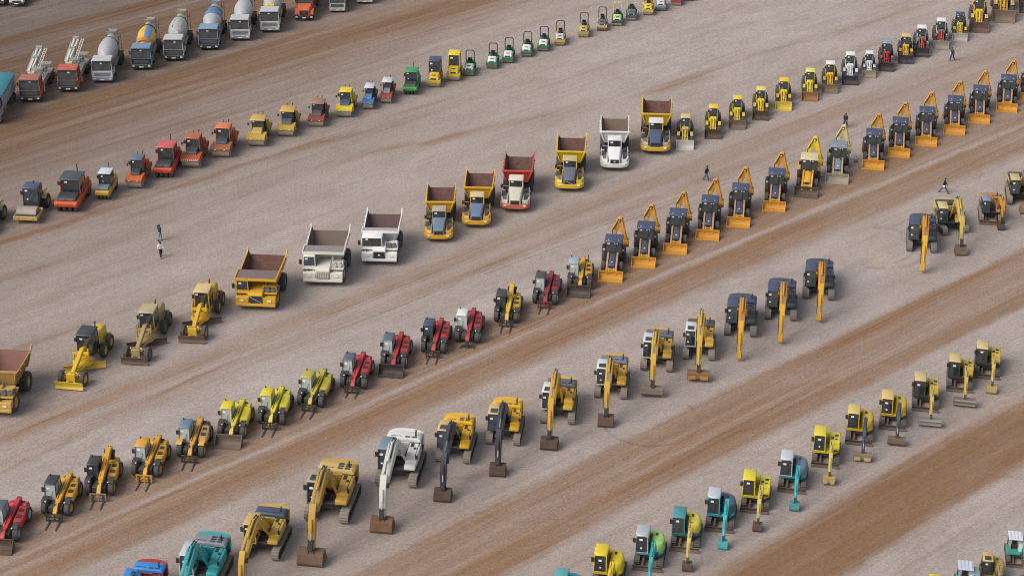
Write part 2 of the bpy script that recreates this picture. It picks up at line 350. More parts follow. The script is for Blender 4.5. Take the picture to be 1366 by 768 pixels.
# ------------------------------------------------------------------ excavators
def excavator(label, body=YEL, boom=None, cabc=None, roof=None, hood=None, group=None, attach='bucket', bucket=None, bw=1.25, swing=0.0, pose=None, gl=None, hatch=False, rounded=False, rail=True, side=None, under=None, cw=None, slots=0, name='tracked_excavator', trk=None, arm=None, cab_low=0.12, armx=0.1, blade=None, jx=0.0, arm_tip=0.0):
    T = thing(name, label, 'excavator', group); rz = R(swing)
    bm_ = paint(boom or body); am = paint(arm) if arm else bm_; bd = paint(body); cb = paint(cabc or body); rf = paint(roof or cabc or body); hd = paint(hood or body); sd = paint(side or body); cwm = paint(cw or body); trk = trk or TRK
    for s in (-1, 1): track(T, s * 1.2, .6, 4.15, .92, trk, DRK)
    part('undercarriage', MB().box(-.95, .95, -.75, .75, .4, .8).bar((-1, -1.1, .55), (1, .9, .6), .4, .3).bar((1, -1.1, .55), (-1, .9, .6), .4, .3).cyl((0, 0, .75), (0, 0, 1.08), .75, n=20), paint((.05, .045, .04), .7, .8), T)
    # upper structure, turns as one on the ring
    part('platform', MB().box(-1.32, 1.32, -1.35, 2.05, 1.06, 1.26).box(-.34, .42, -.75, .6, 1.26, 1.5), paint((.035, .035, .035), .6, .5), T, .02, rz=rz)
    b = MB()
    b.prism([(-.95, 1.26), (-.95, 1.75), (-.8, 1.95), (1.05, 2.0), (1.05, 1.26)], .5, 1.34)
    p_ = part('tank_housing', b, sd, T, .04, rz=rz)
    part('handrail', MB().tube([(1.28, -.9, 1.9), (1.28, -.9, 2.3), (1.28, .6, 2.35), (1.28, .6, 1.98)], .025, 5).tube([(.56, -.75, 1.9), (.56, -.75, 2.2), (.56, .5, 2.3)], .022, 5), DRK, T, rz=rz)
    part('tool_box', MB().prism([(-1.5, 1.26), (-1.5, 1.5), (-1.4, 1.58), (-.97, 1.6), (-.97, 1.26)], .52, 1.32), sd, T, .03, rz=rz)
    part('filler_cap', MB().cyl((1.0, .3, 1.97), (1.0, .3, 2.06), .1, n=8).box(.62, .85, .5, .95, 1.99, 2.03), DRK, T, rz=rz)
    b = MB().prism([(.15, 1.26), (.15, 2.05), (1.9, 2.1), (1.9, 1.26)], -1.34, -.42).box(-.42, .5, .95, 1.9, 1.26, 2.05)
    part('side_housing', b, bd, T, .04, rz=rz)
    for i in range(3): part('louvre', MB().box(-1.36, -1.335, .35 + i * .5, .7 + i * .5, 1.45, 1.85), DRK, p_) if i < 2 else None
    hb = MB().loft([[(-1.28, .98, 2.06), (1.3, .98, 2.06), (1.3, 2.1, 2.06), (-1.28, 2.1, 2.06)], [(-1.25, 1.0, 2.22), (1.27, 1.0, 2.22), (1.27, 2.12, 2.2), (-1.25, 2.12, 2.2)], [(-1.1, 1.1, 2.36), (1.1, 1.1, 2.36), (1.1, 2.0, 2.33), (-1.1, 2.0, 2.33)]])
    h_ = part('engine_hood', hb, hd, T, .03, rz=rz)
    vents = MB()
    for i in range(max(slots, 2)):
        a = .1 + (i % 2) * .5; c = 1.15 + (i // 2) * .27
        vents.box(a, a + .36, c, c + .17, 2.33, 2.372)
    vents.box(-.95, -.2, 1.25, 1.3, 2.34, 2.375)
    part('hood_vent', vents, DRK, h_)
    pts = [(-1.33, 2.0)] + [(1.33 * math.sin(a), 2.0 + .82 * math.cos(a) ** .6) for a in [R(t) for t in (-78, -60, -40, -20, 0, 20, 40, 60, 78)]] + [(1.33, 2.0)]
    part('counterweight', MB().prz(pts, 1.1, 2.12), cwm, T, .05, rz=rz)
    part('exhaust_pipe', MB().tube([(.85, 1.45, 2.3), (.85, 1.45, 2.62), (.85, 1.6, 2.75)], .065, 8), DRK, T, rz=rz)
    cab(T, -1.34, -.36, -1.62, .12, 1.24, 2.98, cb, rf, sf=.16, panel=.55, front_low=cab_low, gl=gl, rz=rz, hatch=hatch, mir=1, roofh=.09)
    part('cab_base', MB().box(-1.35, -.35, -1.5, .1, 1.2, 1.34), bd, T, .02, rz=rz)
    mirror(T, 1.3, -1.1, 2.2, 1, rz=rz, s=.8)
    pose = pose or ((-.15, 1.75), (-2.7, 4.0), (-5.9, 3.0), (-6.9, 1.0))
    (fy, fz), (by, bz), (ty, tz), (wy, wz) = pose; x = armx
    pm = lerp((by, bz), (ty, tz), .45)
    bo = part('boom', MB().beam([(fy, fz, .2), (fy + (by - fy) * .35, fz + (bz - fz) * .42, .36), (fy + (by - fy) * .75, fz + (bz - fz) * .88, .44), (by - .3, bz, .42), (pm[0], pm[1] + .12, .34), (ty, tz, .2)], x, .6), bm_, T, .03, rz=rz)
    part('boom_pin', MB().cyl((x - .44, fy, fz), (x + .44, fy, fz), .17, n=10), DRK, bo); part('boom_pin', MB().cyl((x - .36, ty, tz), (x + .36, ty, tz), .2, n=10), DRK, bo)
    part('hydraulic_hose', MB().tube([(x - .1, fy, fz + .3), (x - .1, by + .7, bz + .35), (x - .1, by - .4, bz + .5), (x - .08, pm[0], pm[1] + .5), (x - .05, ty + .3, tz + .35)], .05, 5).tube([(x + .1, by + .7, bz + .3), (x + .1, by - .4, bz + .5), (x + .12, pm[0], pm[1] + .52)], .045, 5), DRK, bo)
    part('work_lamp', MB().box(x + .22, x + .36, by + .6, by + .72, bz - .1, bz + .06), LMP, bo)
    for s in (-1, 1): hyd(T, (x + s * .42, fy - .5, 1.5), (x + s * .38, by + .2, bz - .25), .1, bm_, parent=bo)
    d = Vector((wy - ty, wz - tz)); ln = d.length; d.normalize(); n = Vector((-d.y, d.x))
    if n.x > 0: n = -n
    tail = (ty - d.x * .75 + n.x * .1, tz - d.y * .75 + n.y * .1)
    hyd(T, (x, by - .2, bz + .55), (x, tail[0], tail[1]), .09, bm_, parent=bo)
    a0 = (ty + d.x * .1 + n.x * .1, tz + d.y * .1 + n.y * .1)
    ar = part('stick', MB().beam([(tail[0], tail[1], .13), (a0[0], a0[1], .34), (lerp((ty, tz), (wy, wz), .5)[0], lerp((ty, tz), (wy, wz), .5)[1], .28), (wy, wz, .16)], x, .46), am, T, .025, rz=rz)
    g = n * .42
    c0 = (x, ty + d.x * .25 + g.x, tz + d.y * .25 + g.y); c1 = (x, wy - d.x * .62 + g.x * .95, wz - d.y * .62 + g.y * .95)
    hyd(T, c0, c1, .095, am, parent=ar)
    part('arm_hose', MB().tube([(x - .26, ty, tz + .1), (x - .28, lerp((ty, tz), (wy, wz), .4)[0] - .15, lerp((ty, tz), (wy, wz), .4)[1]), (x - .25, wy - d.x * .5, wz - d.y * .5)], .045, 5), DRK, ar)
    part('linkage', MB().bar(c1, (x, wy - d.x * .55, wz - d.y * .55), .36, .14).bar(c1, (x, wy + n.x * .35, wz + n.y * .35 - .02), .32, .16).cyl((x - .28, wy, wz), (x + .28, wy, wz), .14, n=8), DRK if attach != 'none' else am, ar)
    bk = bucket or RUS
    if attach == 'bucket': exc_bucket(T, x, wy, wz - .02, bw, 1.0, bk, rz=rz)
    elif attach == 'ditch':
        exc_bucket(T, x, wy, wz - .02, bw, .95, bk, rz=rz, teeth=False, ditch=True)
    elif attach == 'pads':
        o = exc_bucket(T, x, wy, wz - .02, bw, .95, bk, rz=rz, teeth=False, ditch=True)
        part('wear_plate', MB().box(x - bw * .47, x - bw * .1, wy - .55, wy - .5, wz - .62, wz - .25).box(x + bw * .1, x + bw * .47, wy - .55, wy - .5, wz - .62, wz - .25), paint(ORG, .6, .9), o)
    if blade: part('blade', MB().strip([(-2.75, .05), (-2.62, .3), (-2.7, .62)], .06, -1.45, 1.45).bar((-.6, -1.2, .5), (-.7, -2.6, .3), .16, .2).bar((.6, -1.2, .5), (.7, -2.6, .3), .16, .2), blade, T)
    return T

def mini(label, body=YEL, boom=None, cabc=None, roof=None, hoodc=None, group=None, shape='round', attach='bucket', bucket=None, bw=.75, under=None, bladec=None, round_roof=False, gl=None, pose=None, bx=.42, canopy=False, trk=None, panel_dark=False, hatch=False, cut=None, foot=None, name='mini_excavator', swing=0.0):
    T = thing(name, label, 'excavator', group); bd = paint(body); bo_m = paint(boom or body); cb = paint(cabc or body); rf = paint(roof or cabc or body); hd = paint(hoodc or body); ud = under or paint((.06, .052, .045), .7, .8); rz = R(swing)
    for s in (-1, 1): track(T, s * .92, .44, 2.95, .64, trk or paint((.085, .08, .078), .8, .7), ud, pitch=.16)
    part('undercarriage', MB().box(-.72, .72, -.6, .6, .28, .58).cyl((0, 0, .5), (0, 0, .74), .55, n=16), ud, T)
    bc = bladec or paint((.10, .065, .05), .75, .6)
    part('blade', MB().strip([(-2.02, .04), (-1.86, .22), (-1.95, .48)], .05, -1.16, 1.16).bar((-.42, -.5, .42), (-.45, -1.9, .25), .14, .16).bar((.42, -.5, .42), (.45, -1.9, .25), .14, .16), bc, T)
    # slewing platform
    arc = lambda r, a0, a1, n=9, cy=.25: [(r * math.sin(R(a0 + (a1 - a0) * i / n)), cy + r * math.cos(R(a0 + (a1 - a0) * i / n))) for i in range(n + 1)]
    base = [(-1.08, -.95), (-1.1, .3)] + arc(1.12, -80, 80) + [(1.1, .3), (1.05, -.55), (.75, -.95)]
    part('platform', MB().prz(base, .74, .95), paint((.04, .04, .04), .6, .5) if panel_dark else bd, T, .03, rz=rz)
    if shape == 'round':
        o = [(.02, -.35), (.02, .62)] + [(-1.05, .62)] + arc(1.1, -70, 84) + [(1.08, -.1), (.95, -.55), (.62, -.72), (.2, -.6)]
        o = [p for i, p in enumerate(o)]
        cx, cy = .35, .5
        mb = MB().loft([[(x, y, .95) for x, y in o], [(x, y, 1.45) for x, y in o], [(cx + (x - cx) * .93, cy + (y - cy) * .93, 1.68) for x, y in o], [(cx + (x - cx) * .7, cy + (y - cy) * .7, 1.8) for x, y in o]])
        h = part('engine_cover', mb, hd, T, .02, rz=rz)
        part('cover_seam', MB().bar((.7, -.1, 1.77), (.9, .7, 1.74), .03, .03).box(.3, .5, .35, .7, 1.79, 1.825), DRK, h)
    else:
        h = part('engine_cover', MB().prism([(.55, .95), (.55, 1.6), (.7, 1.68), (1.3, 1.62), (1.45, 1.4), (1.45, .95)], -1.06, .2).prism([(-.3, .95), (-.3, 1.5), (-.15, 1.62), (1.25, 1.62), (1.42, 1.4), (1.42, .95)], .2, 1.07), hd, T, .05, rz=rz)
        part('tool_box', MB().prism([(-.85, .95), (-.85, 1.25), (-.75, 1.33), (-.32, 1.36), (-.32, .95)], .5, 1.06), bd, T, .03, rz=rz)
        part('cover_vent', MB().box(.32, .55, .1, .4, 1.61, 1.64).box(.65, .85, .0, .15, 1.61, 1.64).box(.62, .9, .5, .8, 1.61, 1.64).box(.55, .98, -.862, -.85, 1.0, 1.12), DRK, h)
        part('rear_weight', MB().prz([(-1.05, 1.3)] + arc(1.1, -62, 62, cy=.42) + [(1.05, 1.3)], .95, 1.35), bd, T, .04, rz=rz)
    if canopy:
        part('seat', MB().box(-.6, -.1, -.1, .4, .95, 1.25).box(-.58, -.12, .3, .45, 1.25, 1.85), SEAT, T, .04, rz=rz)
        part('control_console', MB().box(-.85, -.68, -.25, .3, .95, 1.45).box(0, .15, -.25, .3, .95, 1.45).tube([(-.77, -.2, 1.45), (-.77, -.25, 1.7)], .03, 6).tube([(.07, -.2, 1.45), (.07, -.25, 1.7)], .03, 6), paint((.3, .32, .33)), T, .02, rz=rz)
        for xx in (-.95, .25): part('canopy_post', MB().tube([(xx, .62, .95), (xx, .55, 2.4)], .045, 6), DRK, T, rz=rz)
        cm = MB().box(-1.05, .35, -.75, .75, 2.4, 2.5)
        for i in range(4): cm.box(-.98 + i * .34, -.78 + i * .34, -.7, .7, 2.495, 2.54)
        part('canopy_roof', cm, rf, T, .03, rz=rz)
    else:
        cab(T, -1.1, -.12, -1.0, .55, .95, 2.52, cb, rf, sf=.14, panel=.45, front_low=.1, gl=gl, rz=rz, round_roof=round_roof, mir=1, roofh=.1, sticker=(.25, .85), hatch=hatch)
    part('swing_bracket', MB().box(bx - .2, bx + .2, -1.25, -.8, .75, 1.15).cyl((bx, -1.2, .7), (bx, -1.2, 1.25), .18, n=10), DRK, T, .02, rz=rz)
    (fy, fz), (by, bz), (ty, tz), (wy, wz) = pose or ((-1.1, 1.1), (-1.75, 2.45), (-3.55, 2.05), (-4.25, .72)); x = bx
    pm = lerp((by, bz), (ty, tz), .5)
    b = part('boom', MB().beam([(fy, fz, .13), (lerp((fy, fz), (by, bz), .6)[0] + .02, lerp((fy, fz), (by, bz), .6)[1], .2), (by - .1, bz, .23), (pm[0], pm[1] + .05, .17), (ty, tz, .13)], x, .33), bo_m, T, .02, rz=rz)
    hyd(T, (x, fy - .25, 1.0), (x, by - .35, bz - .22), .065, bo_m, parent=b)
    part('hydraulic_hose', MB().tube([(x - .05, fy, fz + .25), (x - .05, by + .1, bz + .2), (x - .04, pm[0], pm[1] + .26)], .04, 5).tube([(x + .06, by + .1, bz + .2), (x + .06, ty + .2, tz + .2)], .035, 5), DRK, b)
    d = Vector((wy - ty, wz - tz)).normalized(); n = Vector((-d.y, d.x))
    if n.x > 0: n = -n
    tail = (ty - d.x * .4 + n.x * .06, tz - d.y * .4 + n.y * .06)
    hyd(T, (x, pm[0] + .3, pm[1] + .3), (x, tail[0], tail[1]), .055, bo_m, parent=b)
    ar = part('stick', MB().beam([(tail[0], tail[1], .08), (ty + n.x * .06, tz + n.y * .06, .18), (lerp((ty, tz), (wy, wz), .55)[0], lerp((ty, tz), (wy, wz), .55)[1], .15), (wy, wz, .1)], x, .28), bo_m, T, .015, rz=rz)
    hyd(T, (x, ty + n.x * .26, tz + n.y * .26), (x, wy - d.x * .35 + n.x * .24, wz - d.y * .35 + n.y * .24), .05, bo_m, parent=ar)
    part('linkage', MB().bar((x, wy - d.x * .35 + n.x * .24, wz - d.y * .35 + n.y * .24), (x, wy - d.x * .3, wz - d.y * .3), .2, .06).bar((x, wy - d.x * .35 + n.x * .24, wz - d.y * .35 + n.y * .24), (x, wy + n.x * .2, wz + n.y * .2), .16, .07), DRK, ar)
    bk = bucket or RUS
    exc_bucket(T, x, wy, wz, bw, .66 if attach == 'bucket' else .74, bk, rz=rz, teeth=attach == 'bucket', ditch=attach != 'bucket')
    if attach == 'pads':
        part('wear_plate', MB().box(x - bw * .46, x - bw * .1, wy - .45, wy - .4, wz - .5, wz - .2).box(x + bw * .1, x + bw * .46, wy - .45, wy - .4, wz - .5, wz - .2), paint((.55, .42, .2), .6, .6), T)
    if attach == 'cradle':
        part('bucket_rim', MB().tube([(x - bw / 2, wy - .36, wz - .05), (x + bw / 2, wy - .36, wz - .05)], .07, 8).tube([(x - bw / 2, wy - .38, wz - .42), (x + bw / 2, wy - .38, wz - .42)], .06, 8), paint((.33, .3, .25), .5, .6), T)
    return T

# ------------------------------------------------------------------ telehandlers
def telehandler(label, body=YEL, cabc=(.02, .025, .03), roof=None, group=None, attach='forks', gl=None, rim=None, pod=None, fender=None, boomc=None, hood=None, tail=1.38, att=None, exhaust=False, pod_slot=1, fork=1.2, boom_hi=0.0):
    T = thing('telehandler', label, 'telehandler', group); bd = paint(body); pd = paint(pod or body); cb = paint(cabc); rf = paint(roof or cabc); bm_ = paint(boomc or body); rm = rim or bd; fn = paint(fender or body)
    part('chassis', MB().box(-.55, .55, -1.95, 2.1, .48, .95).box(-.95, .95, -1.5, -1.2, .5, .72).box(-.95, .95, 1.2, 1.5, .5, .72), DRK if fender else paint((.045, .04, .035), .7, .6), T, .03)
    for s in (-1, 1):
        wheel(T, s * .95, -1.35, .64, .45, rm, rz=R(random.uniform(-8, 8))); wheel(T, s * .95, 1.35, .64, .45, rm)
        part('mudguard', MB().strip([(-1.72, 1.25), (-1.5, 1.37), (-1.0, 1.38), (-.68, 1.2)], .04, s * .95 - .23, s * .95 + .23), fn if fender else DRK, T)
        lamp(T, 'headlight', s * .78, -1.76, 1.4, .12, .1)
    part('engine_pod', MB().loft([[(.4, -.62, .62), (1.1, -.6, .62), (1.1, .68, .62), (.4, .7, .62)], [(.4, -.66, 1.0), (1.12, -.62, 1.0), (1.12, .8, 1.12), (.4, .85, 1.12)], [(.42, -.35, 1.22), (1.0, -.33, 1.2), (1.0, 1.3, 1.38), (.42, 1.35, 1.4)]]), pd, T, .04)
    if pod_slot: part('pod_grille', MB().box(.55, .92, -.1, .25, 1.2, 1.31), DRK, T); part('pod_grille', MB().box(.55, .9, .65, 1.0, 1.26, 1.375), DRK, T)
    part('rear_body', MB().prism([(1.6, .7), (1.6, 1.15), (1.75, 1.3), (2.25, 1.25), (2.4, 1.0), (2.4, .65)], -.7, .85), paint(hood or body), T, .05)
    cab(T, -1.14, -.2, -.85, .75, .62, 2.38, cb, rf, sf=.22, sr=.12, panel=.3, front_low=.3, gl=gl or GLL, mir=1, roofh=.1, beacon=False, sticker=(.15, .9))
    part('beacon', MB().cyl((-.95, .5, 2.36), (-.95, .5, 2.52), .07, .05, 8), DRK, T)
    z = tail + boom_hi
    b = part('boom', MB().beam([(2.35, z - .05, .26), (1.8, z, .27), (-1.35, 1.05 + boom_hi * .3, .23)], .1, .42), bm_, T, .03)
    part('inner_boom', MB().beam([(-1.0, 1.08 + boom_hi * .26, .17), (-1.95, .93 + boom_hi * .1, .17), (-2.3, .72, .16), (-2.45, .38, .13)], .1, .32), bm_, b, .02)
    part('boom_pivot', MB().box(-.28, .48, 1.75, 2.2, .95, z - .1).cyl((-.34, 2.05, z - .15), (.54, 2.05, z - .15), .14, n=10), DRK, b)
    part('hydraulic_hose', MB().tube([(.02, 2.2, z + .25), (.0, .4, (z + 1.05 + boom_hi * .3) / 2 + .27), (.02, -1.2, 1.33 + boom_hi * .3)], .028, 5).tube([(.2, 2.2, z + .25), (.2, 0, (z + 1.05 + boom_hi * .3) / 2 + .25)], .026, 5), DRK, b)
    hyd(T, (.1, .9, .95), (.1, -.6, 1.2), .09, DRK, parent=b)
    for s in (-1, 1): hyd(T, (.1 + s * .16, -1.7, 1.28), (.1 + s * .16, -2.4, .72), .05, DRK, parent=b)
    at = att or DRK
    if attach in ('forks', 'carriage'):
        c = MB()
        for xx in (-.55, .1, .7): c.box(xx - .05, xx + .05, -2.62, -2.52, .1, .78)
        for zz in (.14, .42, .7): c.box(-.55, .75, -2.6, -2.53, zz, zz + .09)
        if attach == 'carriage': c = MB().box(-.4, .6, -2.68, -2.5, .12, .3).box(-.05, .25, -2.75, -2.5, .12, .7).bar((-.4, -2.65, .2), (-.55, -2.8, .1), .12, .1).bar((.6, -2.65, .2), (.75, -2.8, .1), .12, .1)
        cr = part('fork_carriage', c, at, T)
        if attach == 'forks':
            for xx in (-.32, .5): part('fork', MB().bar((xx, -2.66, .62), (xx, -2.66, .07), .11, .06).bar((xx, -2.6, .07), (xx, -2.6 - fork, .045), .12, .06, .1, .02), DRK, cr)
    else: loader_bucket(T, 2.3, -2.5, .95, .85, att or RUS)
    part('steps', MB().box(-1.16, -.98, -.5, -.1, .3, .36).box(-1.16, -.98, -.5, -.1, .5, .55), DRK, T)
    if exhaust: part('exhaust_pipe', MB().tube([(.65, 1.2, 1.5), (.65, 1.2, 2.3)], .05, 6), DRK, T)
    return T

# ------------------------------------------------------------------ backhoe loaders
def backhoe(label, body=ORG, hood=NAVY, roof=NAVY, cabc=(.03, .035, .045), bucket=None, group=None, bh=None, rim=None, rounded=False, wheelc=None, fend=(.03, .035, .05), arm=None):
    T = thing('backhoe_loader', label, 'backhoe loader', group); bd = paint(body); hd = paint(hood); bhm = paint(bh or body); bk = bucket or paint(body); rm = rim or paint((.25, .22, .18))
    part('chassis', MB().box(-.5, .5, -2.2, 1.7, .5, .9).box(-1.0, 1.0, -1.35, -1.1, .45, .65), DRK, T, .03)
    for s in (-1, 1):
        wheel(T, s * .88, -1.3, .56, .4, rm); wheel(T, s * .92, 1.0, .76, .5, rm)
        part('mudguard', MB().strip([(.2, 1.35), (.35, 1.6), (1.0, 1.68), (1.6, 1.55)], .04, s * .92 - .26, s * .92 + .26), paint(fend), T)
        lamp(T, 'headlight', s * .95, .1, 1.72, .17, .15)
    h = part('hood', MB().loft([[(-.34, -2.2, .75), (.34, -2.2, .75), (.38, -.35, .75), (-.38, -.35, .75)], [(-.33, -2.16, 1.12), (.33, -2.16, 1.12), (.38, -.35, 1.42), (-.38, -.35, 1.42)], [(-.24, -2.0, 1.25), (.24, -2.0, 1.25), (.3, -.35, 1.55), (-.3, -.35, 1.55)]]), hd, T, .04)
    part('grille', MB().box(-.26, .26, -2.24, -2.18, .8, 1.08), DRK, h); part('badge', MB().box(-.08, .08, -1.8, -1.68, 1.285, 1.32), STK, h)
    part('exhaust_pipe', MB().tube([(.25, -.9, 1.6), (.25, -.9, 2.25)], .045, 6), DRK, T)
    cab(T, -.82, .82, -.3, 1.35, .95, 2.85, paint(cabc), paint(roof), sf=.2, sr=.1, panel=.5, front_low=.75, gl=GLG, roofh=.16, over=.13, sticker=(.1, .93), mir=1)
    for s in (-1, 1): lamp(T, 'work_lamp', s * .12 + .25, -.14, 2.55, .14, .1); lamp(T, 'roof_lamp', s * .5, .0, 2.87, .12, .06)
    for s in (-1, 1):
        a = part('loader_arm', MB().beam([(-.3, 1.55, .11), (-1.2, 1.35, .12), (-2.2, .95, .12), (-2.7, .4, .12)], s * .46, .18), paint(arm or body), T, .02)
        hyd(T, (s * .46, -.5, .9), (s * .46, -1.9, .9), .06, bd, parent=a)
    part('cross_tube', MB().cyl((-.46, -2.35, .8), (.46, -2.35, .8), .09, n=8).bar((-.25, -2.0, 1.0), (-.25, -2.68, .62), .08, .1).bar((.25, -2.0, 1.0), (.25, -2.68, .62), .08, .1).box(-.3, .3, -2.55, -2.45, .6, .72), bd, T)
    loader_bucket(T, 2.38, -2.62, .95, .74, bk, True)
    # backhoe folded up and slewed over the rear
    part('stabiliser_frame', MB().box(-1.1, 1.1, 1.7, 1.95, .35, 1.15), paint(fend), T, .03)
    for s in (-1, 1): part('stabiliser', MB().bar((s * 1.0, 1.85, 1.15), (s * 1.12, 1.9, .15), .16, .16).box(s * 1.12 - .2, s * 1.12 + .2, 1.75, 2.05, .08, .16), bhm, T)
    p0, p1, p2 = Vector((-.05, 2.1, 1.1)), Vector((.42, 2.5, 3.95)), Vector((1.08, 2.3, 1.75))
    q = p0.lerp(p1, .6) + Vector((-.32, .1, 0))
    b = part('backhoe_boom', MB().bar(p0, q, .38, .56, .36, .64).bar(q, p1, .36, .64, .32, .42).bar(p1 + Vector((-.12, -.14, -.3)), p1 + Vector((.14, .1, .12)), .36, .4), bhm, T, .02)
    part('swing_post', MB().box(-.3, .2, 1.95, 2.3, .5, 1.3), DRK, T, .03)
    hyd(T, p0 + Vector((0, .3, .3)), q + Vector((.1, .3, 0)), .07, bhm, parent=b)
    part('boom_pin', MB().cyl(p1 + Vector((0, -.28, -.02)), p1 + Vector((0, .28, -.02)), .1, n=8).tube([p0 + Vector((-.2, -.2, .3)), q + Vector((-.22, -.25, 0)), p1 + Vector((-.15, -.2, .05))], .05, 5), DRK, b)
    hyd(T, q + Vector((.2, .1, .3)), p1 + Vector((.2, .05, .1)), .055, bhm, parent=b)
    d = part('dipper', MB().bar(p1 + Vector((-.06, 0, .2)), p2, .34, .5, .28, .34), bhm, T, .02)
    hyd(T, p1 + Vector((.22, -.1, -.2)), p2 + Vector((.1, -.15, .5)), .05, bhm, parent=d)
    mb = MB().prism([(.3, .2), (-.25, .15), (-.42, -.25), (-.25, -.6), (.35, -.55)], -.28, .28); mb.xf(Matrix.Translation(p2 + Vector((0, .1, -.1))))
    part('backhoe_bucket', mb, bk if bucket is None else bhm, T, .03)
    return T

# ------------------------------------------------------------------ wheel loaders
def wheel_loader(label, body=YEL, roof=None, cabc=None, arm=None, bucket=None, group=None, rim=None, teeth=False, open_cab=False, bk_h=.95, bw=2.65, gl=None, sideboards=True, bucket_in=None):
    T = thing('wheel_loader', label, 'wheel loader', group); bd = paint(body); rf = paint(roof or body); cb = paint(cabc or body); am = paint(arm or body); rm = rim or bd; bk = bucket or RUS
    for s in (-1, 1):
        wheel(T, s * 1.0, -1.35, .72, .55, rm); wheel(T, s * 1.0, 1.5, .72, .55, rm)
        part('mudguard', MB().strip([(-1.9, 1.38), (-1.7, 1.5), (-1.3, 1.55), (-.85, 1.48)], .04, s * .98 - .22, s * .98 + .2), bd, T)
        part('rear_mudguard', MB().strip([(.7, 1.35), (.9, 1.55), (1.6, 1.6), (2.3, 1.5)], .05, s * .98 - .22, s * .98 + .22), paint((.05, .05, .05)), T)
        lamp(T, 'headlight', s * .86, -1.68, 1.66, .13, .11)
    part('rear_frame', MB().box(-.6, .6, .2, 2.6, .6, 1.1).box(-1.0, 1.0, 1.3, 1.7, .55, .85), DRK, T, .03)
    part('engine_hood', MB().loft([[(-.75, 1.35, 1.1), (.75, 1.35, 1.1), (.75, 3.0, 1.1), (-.75, 3.0, 1.1)], [(-.75, 1.35, 1.95), (.75, 1.35, 1.95), (.72, 2.95, 1.85), (-.72, 2.95, 1.85)], [(-.6, 1.4, 2.08), (.6, 1.4, 2.08), (.55, 2.8, 1.98), (-.55, 2.8, 1.98)]]), bd, T, .05)
    part('rear_weight', MB().box(-1.05, 1.05, 2.75, 3.15, .55, 1.15), bd, T, .05)
    part('front_frame', MB().box(-.45, .45, -2.0, .2, .55, 1.0).prism([(-.55, 1.0), (-.75, 1.85), (-.35, 2.0), (.1, 1.5), (.1, 1.0)], -.5, .5).box(-1.0, 1.0, -1.55, -1.15, .5, .8), bd, T, .04)
    part('exhaust_pipe', MB().tube([(.42, 1.9, 2.0), (.42, 1.9, 2.65)], .055, 6), DRK, T)
    cab(T, -.72, .72, .0, 1.35, 1.15, 3.1, cb, rf, sf=.18, sr=.05, panel=.55, front_low=.5, gl=gl or GLG, roofh=.14, over=.1, sticker=(.1, .9) if not open_cab else None, mir=0 if open_cab else 3)
    for s in (-1, 1):
        a = part('loader_arm', MB().beam([(-.45, 1.75, .16), (-1.5, 1.35, .18), (-2.35, .62, .14)], s * .36, .14), am, T, .02)
        hyd(T, (s * .36, -.3, 1.0), (s * .36, -1.6, 1.05), .075, am, parent=a)
        lamp(T, 'work_lamp', s * .5, .1, 3.02, .16, .1)
    lk = part('tilt_lever', MB().beam([(-.9, 1.95, .1), (-1.5, 1.75, .16), (-1.95, 1.1, .1)], 0, .22).box(-.4, .4, -1.75, -1.55, 1.05, 1.3), am, T, .02)
    hyd(T, (0, -.2, 1.85), (0, -1.0, 1.95), .08, am, parent=lk)
    part('link_bar', MB().bar((0, -1.95, 1.1), (0, -2.45, .75), .14, .1), am, lk)
    loader_bucket(T, bw, -2.4, 1.0, bk_h, bk, teeth)
    return T

